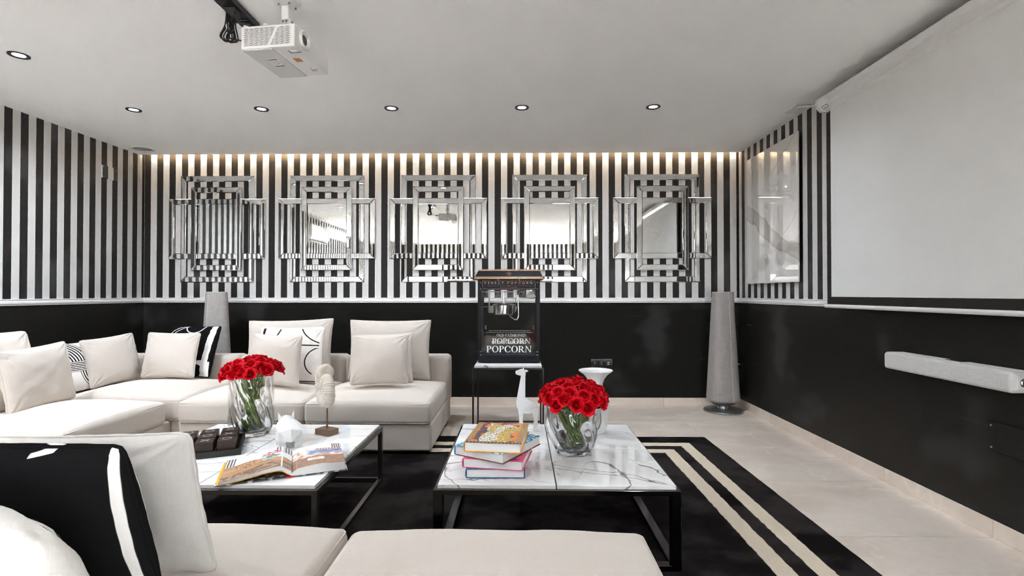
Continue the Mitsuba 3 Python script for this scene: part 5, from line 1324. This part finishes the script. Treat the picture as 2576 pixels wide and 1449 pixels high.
# ------------------------------------------------------------------ popcorn machine
k = thing('popcorn_machine', 'black and copper glass sided popcorn machine standing on the slim side table', 'popcorn machine')
px0, px1, py0, py1, pz = -0.362, 0.172, 4.400, 4.735, 0.600
pxc = (px0 + px1) / 2
ZT = 1.314
P('machine_black', (0.0085, 0.0086, 0.0105), 0.35, specular=0.08)
P('machine_navy', (0.0115, 0.0125, 0.019), 0.35, specular=0.08)
obj('base', rbox(px0, px1, py0 + 0.004, py1, 0.604, 0.662, 0.004, 2), 'machine_black', k)
for x in (px0 + 0.03, px1 - 0.03):
    for y in (py0 + 0.04, py1 - 0.04):
        obj('rubber_foot', cyl([x, y, 0.5965], [x, y, 0.606], 0.012, 14), 'black_plastic', k)
obj('front_apron', rbox(pxc - 0.238, pxc + 0.238, py0 - 0.002, py0 + 0.02, 0.652, 0.674, 0.004, 2), 'machine_navy', k)
for x in (px0, px1 - 0.031):
    for y in (py0, py1 - 0.031):
        pc = obj('corner_post', rbox(x, x + 0.031, y, y + 0.031, 0.662, ZT, 0.002, 2), 'machine_black', k)
        if y == py0:
            xs_ = x + (0.0235 if x == px0 else 0.0075)
            for z in (ZT - 0.024, ZT - 0.079, 0.668, 0.696):
                obj('screw', lathe([(0.0, 0.0025), (0.0035, 0.002), (0.005, 0.0)], 12).apply_transform(frame([xs_, y - 0.0002, z], [1, 0, 0], [0, 0, 1])), 'steel_screw', pc, smooth=True)
# header panel with copper frame and lettering
hp = obj('header_panel', rbox(px0 + 0.031, px1 - 0.031, py0 + 0.001, py0 + 0.020, 1.226, ZT, 0.002, 2), 'machine_navy', k)
yy = py0 + 0.0004
fx0, fx1, fz0, fz1 = px0 + 0.040, px1 - 0.040, 1.234, 1.305
fr = [bx(fx0 + 0.014, fx1, yy - 0.0006, yy + 0.0008, fz0, fz0 + 0.0014), bx(fx0, fx1 - 0.014, yy - 0.0006, yy + 0.0008, fz1 - 0.0014, fz1), bx(fx0, fx0 + 0.0014, yy - 0.0006, yy + 0.0008, fz0 + 0.012, fz1), bx(fx1 - 0.0014, fx1, yy - 0.0006, yy + 0.0008, fz0, fz1 - 0.012),
      bx(fx0 + 0.040 - 0.002, pxc - 0.022, yy - 0.0006, yy + 0.0008, 1.2605, 1.2613), bx(pxc + 0.022, fx1 - 0.038, yy - 0.0006, yy + 0.0008, 1.2605, 1.2613)]
for (cx_, cz_) in ((fx0 + 0.007, fz0 + 0.007), (fx1 - 0.007, fz1 - 0.007)):
    fr.append(tube([[cx_ + 0.006 * math.cos(a), yy, cz_ + 0.006 * math.sin(a)] for a in np.linspace(0, 2 * math.pi, 16, endpoint=False)], 0.0007, 4, closed=True))
for i in (-1, 0, 1):
    fr.append(moved(bx(-0.0022, 0.0022, -0.0005, 0.0008, -0.0022, 0.0022), frame([pxc + i * 0.009, yy, 1.261], [0.7, 0, 0.7], [0, 1, 0])))
obj('copper_border', cat(*fr), 'copper_print', hp, label='thin copper printed border')
def lettering(text, h, width, x, y, z, depth=0.0008, bold=False, spread=None):
    """text facing -Y, centred on x, letters spread to the given width"""
    parts, cur = [], 0.0
    for ch in text:
        if ch == ' ':
            cur += h * 0.75; continue
        m = meshkit.text_mesh(ch, h, depth, bold)
        lo, hi = m.bounds[0][0], m.bounds[1][0]
        m.apply_translation([cur - lo, 0, 0]); parts.append(m); cur += (hi - lo) + (spread if spread is not None else h * 0.28)
    m = cat(*parts)
    lo, hi = m.bounds[0][0], m.bounds[1][0]
    m.apply_translation([-(lo + hi) / 2, 0, 0]); m.vertices[:, 0] *= width / (hi - lo)
    return moved(m, frame([x, y, z], [1, 0, 0], [0, 0, 1]))
obj('lettering', lettering('FINEST POPCORN', 0.0185, 0.408, pxc - 0.004, yy + 0.0003, 1.2765, spread=0.012), 'copper_print', hp, label='copper capitals reading FINEST POPCORN')
obj('lettering', lettering('BY ROYAL CATERING', 0.0052, 0.142, pxc, yy + 0.0003, 1.2425, spread=0.0022), 'copper_print', hp, label='small copper line of capitals')
# roof: hipped tray with copper bands and a round emblem
rx0, rx1, ry0, ry1 = px0 - 0.030, px1 + 0.030, py0 - 0.040, py1 + 0.030
tx0, tx1, ty0, ty1, tz = px0 + 0.006, px1 - 0.006, py0 + 0.045, py1 - 0.045, 1.405
rz = ZT
lo = [[rx0, ry0, rz], [rx1, ry0, rz], [rx1, ry1, rz], [rx0, ry1, rz]]
rl = [[p[0], p[1], rz + 0.004] for p in lo]
hi = [[tx0, ty0, tz], [tx1, ty0, tz], [tx1, ty1, tz], [tx0, ty1, tz]]
rf = obj('roof', hull(np.array(lo + rl + hi)), 'machine_black', k)
def roof_band(t0, t1):
    a, b = np.array(rl[0]), np.array(rl[1]); c, d = np.array(hi[0]), np.array(hi[1])
    L0, R0, L1, R1 = a + (c - a) * t0, b + (d - b) * t0, a + (c - a) * t1, b + (d - b) * t1
    nrm = np.cross(b - a, c - a); nrm /= np.linalg.norm(nrm); nrm = nrm if nrm[1] < 0 else -nrm
    return hull(np.array([q + nrm * e for q in (L0, R0, L1, R1) for e in (-0.001, 0.0008)]))
for a, bb in ((0.02, 0.11), (0.15, 0.23), (0.84, 0.91), (0.94, 0.99)):
    obj('copper_band', roof_band(a, bb), 'copper_print', rf, label='copper stripe along the roof')
a, c = np.array(rl[0]), np.array(hi[0])
upv = np.array([0, c[1] - a[1], c[2] - a[2]]); upv /= np.linalg.norm(upv)
mid = np.array([pxc, a[1] + (c[1] - a[1]) * 0.53, a[2] + (c[2] - a[2]) * 0.53])
Me = frame(mid - np.cross([1, 0, 0], upv) * -0.0008, [1, 0, 0], upv)
em = cat(lathe([(0.0170, 0.0), (0.0170, 0.001), (0.0190, 0.001), (0.0190, 0.0)], 32), moved(meshkit.text_mesh('R', 0.015, 0.001), frame([-0.0035, -0.0075, 0.0], [1, 0, 0], [0, 1, 0])), moved(meshkit.text_mesh('C', 0.011, 0.001), frame([-0.0125, -0.0055, 0.0], [1, 0, 0], [0, 1, 0])))
obj('emblem', moved(em, Me), 'copper_print', rf, label='round copper emblem with initials')
for x in (pxc - 0.09, pxc + 0.09):
    obj('screw', lathe([(0.0, 0.002), (0.003, 0.0016), (0.004, 0.0)], 10).apply_transform(frame([x, py0 + 0.0008, ZT - 0.003], [1, 0, 0], [0, 0, 1])), 'steel_screw', hp)
# side and back frames, glass on all four sides
for x in (px0 + 0.002, px1 - 0.020):
    obj('side_rail', bx(x, x + 0.018, py0 + 0.031, py1 - 0.031, 1.285, ZT), 'machine_black', k)
obj('back_header', bx(px0 + 0.031, px1 - 0.031, py1 - 0.018, py1 - 0.002, 1.245, ZT), 'machine_black', k)
obj('ceiling_plate', bx(px0 + 0.02, px1 - 0.02, py0 + 0.022, py1 - 0.02, 1.232, ZT - 0.001), 'steel', k)
q4 = lambda a, b, c, d: grid_mesh(np.array([[a, d], [b, c]], float))
gz0, gz1 = 0.664, 1.285
obj('front_glass', q4([px0 + 0.03, py0 + 0.012, gz0], [px1 - 0.03, py0 + 0.012, gz0], [px1 - 0.03, py0 + 0.012, gz1], [px0 + 0.03, py0 + 0.012, gz1]), 'pane_glass', k)
for x in (px0 + 0.012, px1 - 0.012):
    obj('side_glass', q4([x, py0 + 0.03, gz0], [x, py1 - 0.03, gz0], [x, py1 - 0.03, gz1], [x, py0 + 0.03, gz1]), 'pane_glass', k)
for x0_, x1_ in ((px0 + 0.03, pxc - 0.001), (pxc + 0.001, px1 - 0.03)):
    dg = obj('back_door', q4([x0_, py1 - 0.012, gz0 + 0.19], [x1_, py1 - 0.012, gz0 + 0.19], [x1_, py1 - 0.012, gz1 - 0.03], [x0_, py1 - 0.012, gz1 - 0.03]), 'pane_glass', k)
    xh = x0_ + 0.016 if x0_ < pxc - 0.1 else x1_ - 0.016
    obj('hinge', rbox(xh - 0.008, xh + 0.008, py1 - 0.020, py1 - 0.010, 0.865, 0.905, 0.002, 2), 'steel', dg)
# letters on the front glass and on the inner panel, in a seriffed face
from shapely import affinity
from shapely.geometry import LineString
def ell(cx, cy, rx, ry): return affinity.scale(Point(cx, cy).buffer(1, 16), rx, ry)
def serif_glyph(ch):
    S, t, f, h = 0.165, 0.055, 0.075, 0.045
    def stem(x, w=S, y0=0.0, y1=1.0, lo=True, hi_=True):
        p = [sbox(x, y0, x + w, y1)]
        if lo: p.append(sbox(x - f, 0, x + w + f, h))
        if hi_: p.append(sbox(x - f, 1 - h, x + w + f, 1))
        return unary_union(p)
    def arm(x, y, L, up=0, dn=0):
        return unary_union([sbox(x, y - t / 2, x + L, y + t / 2), Polygon([(x + L - 0.02, y - t / 2 - dn), (x + L + 0.03, y - t / 2 - dn), (x + L + 0.03, y + t / 2 + up), (x + L - 0.02, y + t / 2 + up), (x + L - 0.10, y)])])
    if ch == 'O': return ell(.45, .5, .45, .515).difference(ell(.45, .5, .275, .465))
    if ch == 'C':
        o = ell(.45, .5, .45, .515).difference(ell(.47, .5, .285, .465)).difference(sbox(.55, .26, 1.2, .74))
        return unary_union([o, sbox(.74, .66, .80, .95), sbox(.74, .12, .80, .22)])
    if ch == 'I': return stem(.08)
    if ch == 'L': return unary_union([stem(.08), arm(.1, t / 2, .50, up=.20)])
    if ch == 'E': return unary_union([stem(.08), arm(.1, t / 2, .52, up=.20), arm(.1, .52, .36, up=.08, dn=.08), arm(.1, 1 - t / 2, .50, dn=.18)])
    if ch == 'F': return unary_union([stem(.08), arm(.1, .50, .36, up=.08, dn=.08), arm(.1, 1 - t / 2, .50, dn=.18)])
    if ch == 'H': return unary_union([stem(.08), stem(.60), sbox(.1, .47, .7, .47 + t)])
    if ch == 'D':
        o = ell(.25, .5, .58, .5).difference(ell(.25, .5, .40, .445)).intersection(sbox(.2, -1, 2, 2))
        return unary_union([stem(.08), o, sbox(.1, 0, .27, t), sbox(.1, 1 - t, .27, 1)])
    if ch in 'PR':
        o = ell(.28, .735, .40, .265).difference(ell(.28, .735, .23, .215)).intersection(sbox(.2, -1, 2, 2))
        g = [stem(.08), o, sbox(.1, .47, .3, .52), sbox(.1, 1 - t, .3, 1)]
        if ch == 'R': g.append(Polygon([(.30, .50), (.47, .50), (.80, h), (.88, h), (.88, 0), (.66, 0), (.60, 0.02)]))
        return unary_union(g)
    if ch == 'N': return unary_union([stem(.10, t), stem(.72, t, lo=False), Polygon([(.04, 1), (.20, 1), (.775, 0), (.68, 0)])])
    if ch == 'A': return unary_union([Polygon([(.42, 1.02), (.50, 1.02), (.86, 0), (.68, 0)]), Polygon([(.42, 1.02), (.47, .9), (.17, 0), (.11, 0)]), sbox(.22, .30, .68, .35), sbox(.02, 0, .27, h), sbox(.60, 0, .94, h)])
    if ch == 'S':
        c = spline([[.54, .83], [.40, .965], [.20, .93], [.12, .77], [.24, .60], [.42, .47], [.52, .27], [.42, .07], [.24, .035], [.09, .17]], 6)
        return unary_union([LineString(c).buffer(.062), sbox(.52, .74, .57, .98), sbox(.06, .02, .11, .26)])
def serif_line(text, h, width, x, y, z):
    parts, cur = [], 0.0
    for ch in text:
        if ch == ' ':
            cur += 0.34; continue
        g = serif_glyph(ch).buffer(0.004)
        x0_, _, x1_, _ = g.bounds
        parts.append(affinity.translate(g, cur - x0_, 0)); cur += (x1_ - x0_) + 0.07
    m = cat(*[extrude(g, 0.0008) for g in parts])
    lo_, hi_ = m.bounds[0][0], m.bounds[1][0]
    m.vertices = (m.vertices - [(lo_ + hi_) / 2, 0, 0]) * [width / (hi_ - lo_), h, 1]
    return moved(m, frame([x, y, z], [1, 0, 0], [0, 0, 1]))
def popcorn_text(y, s, z, x):
    return (serif_line('OLD FASHIONED', 0.0265 * s, 0.296 * s, x, y, z + 0.073 * s), serif_line('POPCORN', 0.0545 * s, 0.385 * s, x, y, z))
fg = [q for q in scene if q.endswith('front_glass')][0]
for m, t in zip(popcorn_text(py0 + 0.0105, 1.0, 0.690, pxc), ('white capitals reading OLD FASHIONED', 'large white capitals reading POPCORN')):
    obj('lettering', m, 'letter_white', fg, label=t)
ip = obj('inner_panel', q4([px0 + 0.05, py1 - 0.07, gz0 + 0.005], [px1 - 0.05, py1 - 0.07, gz0 + 0.005], [px1 - 0.05, py1 - 0.07, 0.84], [px0 + 0.05, py1 - 0.07, 0.84]), 'pane_glass', k, label='low clear panel inside')
for m, t in zip(popcorn_text(py1 - 0.072, 0.90, 0.738, pxc + 0.016), ('white capitals reading OLD FASHIONED', 'white capitals reading POPCORN')):
    obj('lettering', m, 'letter_white', ip, label=t)
obj('panel_edge', cat(bx(px0 + 0.05, px1 - 0.05, py1 - 0.072, py1 - 0.067, 0.838, 0.843)), 'steel', ip)
obj('top_shelf', rbox(px0 + 0.075, px1 - 0.075, py1 - 0.045, py1 - 0.020, 0.850, 0.858, 0.002, 2), 'steel', k)
obj('tray_floor', bx(px0 + 0.031, px1 - 0.031, py0 + 0.02, py1 - 0.02, 0.662, 0.667), 'steel', k, label='polished steel tray floor')
# kettle with lid, hanger bar, stirring shaft, cable and crank
kx, ky, kz = pxc - 0.050, py0 + 0.175, 1.000
kt = obj('kettle', lathe([(0.0, 0.0), (0.075, 0.0), (0.092, 0.008), (0.096, 0.020), (0.096, 0.090), (0.100, 0.094), (0.096, 0.097), (0.0, 0.100)], 48, (kx, ky, kz)), 'steel', k, smooth=30, label='polished steel popping kettle')
obj('lid', lathe([(0.0, 0.112), (0.03, 0.110), (0.088, 0.101), (0.096, 0.0985), (0.0, 0.0985)], 40, (kx, ky, kz)), 'steel', kt, smooth=30)
obj('stir_shaft', cyl([kx, ky, kz + 0.108], [kx, ky, 1.234], 0.0050, 12), 'steel', kt, smooth=40)
obj('side_clip', cat(rbox(kx - 0.132, kx - 0.094, ky - 0.012, ky + 0.012, kz + 0.02, kz + 0.088, 0.003, 2)), 'steel', kt)
obj('hanger', rbox(kx - 0.136, kx - 0.122, ky - 0.012, ky + 0.012, kz + 0.02, 1.234, 0.002, 2), 'steel', k)
obj('hanger_arm', rbox(px0 + 0.014, kx - 0.122, ky - 0.006, ky + 0.006, kz + 0.072, kz + 0.080, 0.002, 2), 'steel', k)
obj('cross_bar', rbox(px0 + 0.02, px1 - 0.15, ky - 0.012, ky + 0.012, 1.205, 1.213, 0.002, 2), 'steel', k)
obj('hanger', rbox(kx + 0.104, kx + 0.110, ky - 0.010, ky + 0.010, kz + 0.03, 1.234, 0.002, 2), 'steel', k)
obj('crank_handle', tube(spline([[kx + 0.097, ky - 0.02, kz + 0.085], [kx + 0.112, ky - 0.03, kz + 0.080], [kx + 0.108, ky - 0.03, kz + 0.045]], 8), 0.0028, 8), 'steel', kt, smooth=True)
obj('power_cable', tube(spline([[kx + 0.05, ky, kz - 0.002], [kx + 0.085, ky - 0.02, kz - 0.028], [kx + 0.115, ky - 0.03, kz - 0.036], [kx + 0.132, ky - 0.03, kz + 0.0], [kx + 0.130, ky - 0.03, kz + 0.08], [kx + 0.128, ky - 0.03, kz + 0.15], [kx + 0.130, ky - 0.03, 1.185]], 10), 0.0062, 10), 'steel', k, smooth=True, label='grey armoured cable loop')
obj('cable_knob', cat(rbox(kx + 0.118, kx + 0.150, ky - 0.045, ky - 0.015, 1.180, 1.226, 0.010, 3), rbox(kx + 0.132, kx + 0.156, ky - 0.045, ky - 0.015, 1.160, 1.190, 0.008, 3)), 'black_plastic', k)
bl = obj('lamp_bulb', lathe([(0.0, -0.068), (0.022, -0.066), (0.038, -0.058), (0.043, -0.048), (0.036, -0.032), (0.022, -0.016), (0.015, -0.002), (0.014, 0.012)], 36, (px1 - 0.076, py0 + 0.10, 1.214)), 'white_plastic', k, smooth=40, label='frosted reflector bulb')
obj('socket', cyl([px1 - 0.076, py0 + 0.10, 1.218], [px1 - 0.076, py0 + 0.10, 1.234], 0.018, 18), 'steel', bl)
obj('bulb_bracket', moved(rbox(-0.024, 0.024, -0.001, 0.001, -0.03, 0.03, 0.0005, 2), frame([px1 - 0.132, py0 + 0.10, 1.190], [0.3, 0.9, 0], [-0.9, 0.3, 0.25])), 'steel', k)
# socket lead at the lower left side
k = thing('machine_lead', 'short black power lead looping at the lower left side of the popcorn machine', 'cable')
obj('cord', tube(spline([[px0 - 0.002, py1 - 0.10, 0.665], [px0 - 0.028, py1 - 0.10, 0.672], [px0 - 0.048, py1 - 0.10, 0.655], [px0 - 0.046, py1 - 0.09, 0.632], [px0 - 0.020, py1 - 0.08, 0.622], [px0 - 0.006, py1 - 0.05, 0.616], [px0 + 0.02, py1 + 0.012, 0.612], [px0 + 0.06, py1 + 0.012, 0.63]], 8), 0.0042, 8), 'rubber_cable', k, smooth=True)
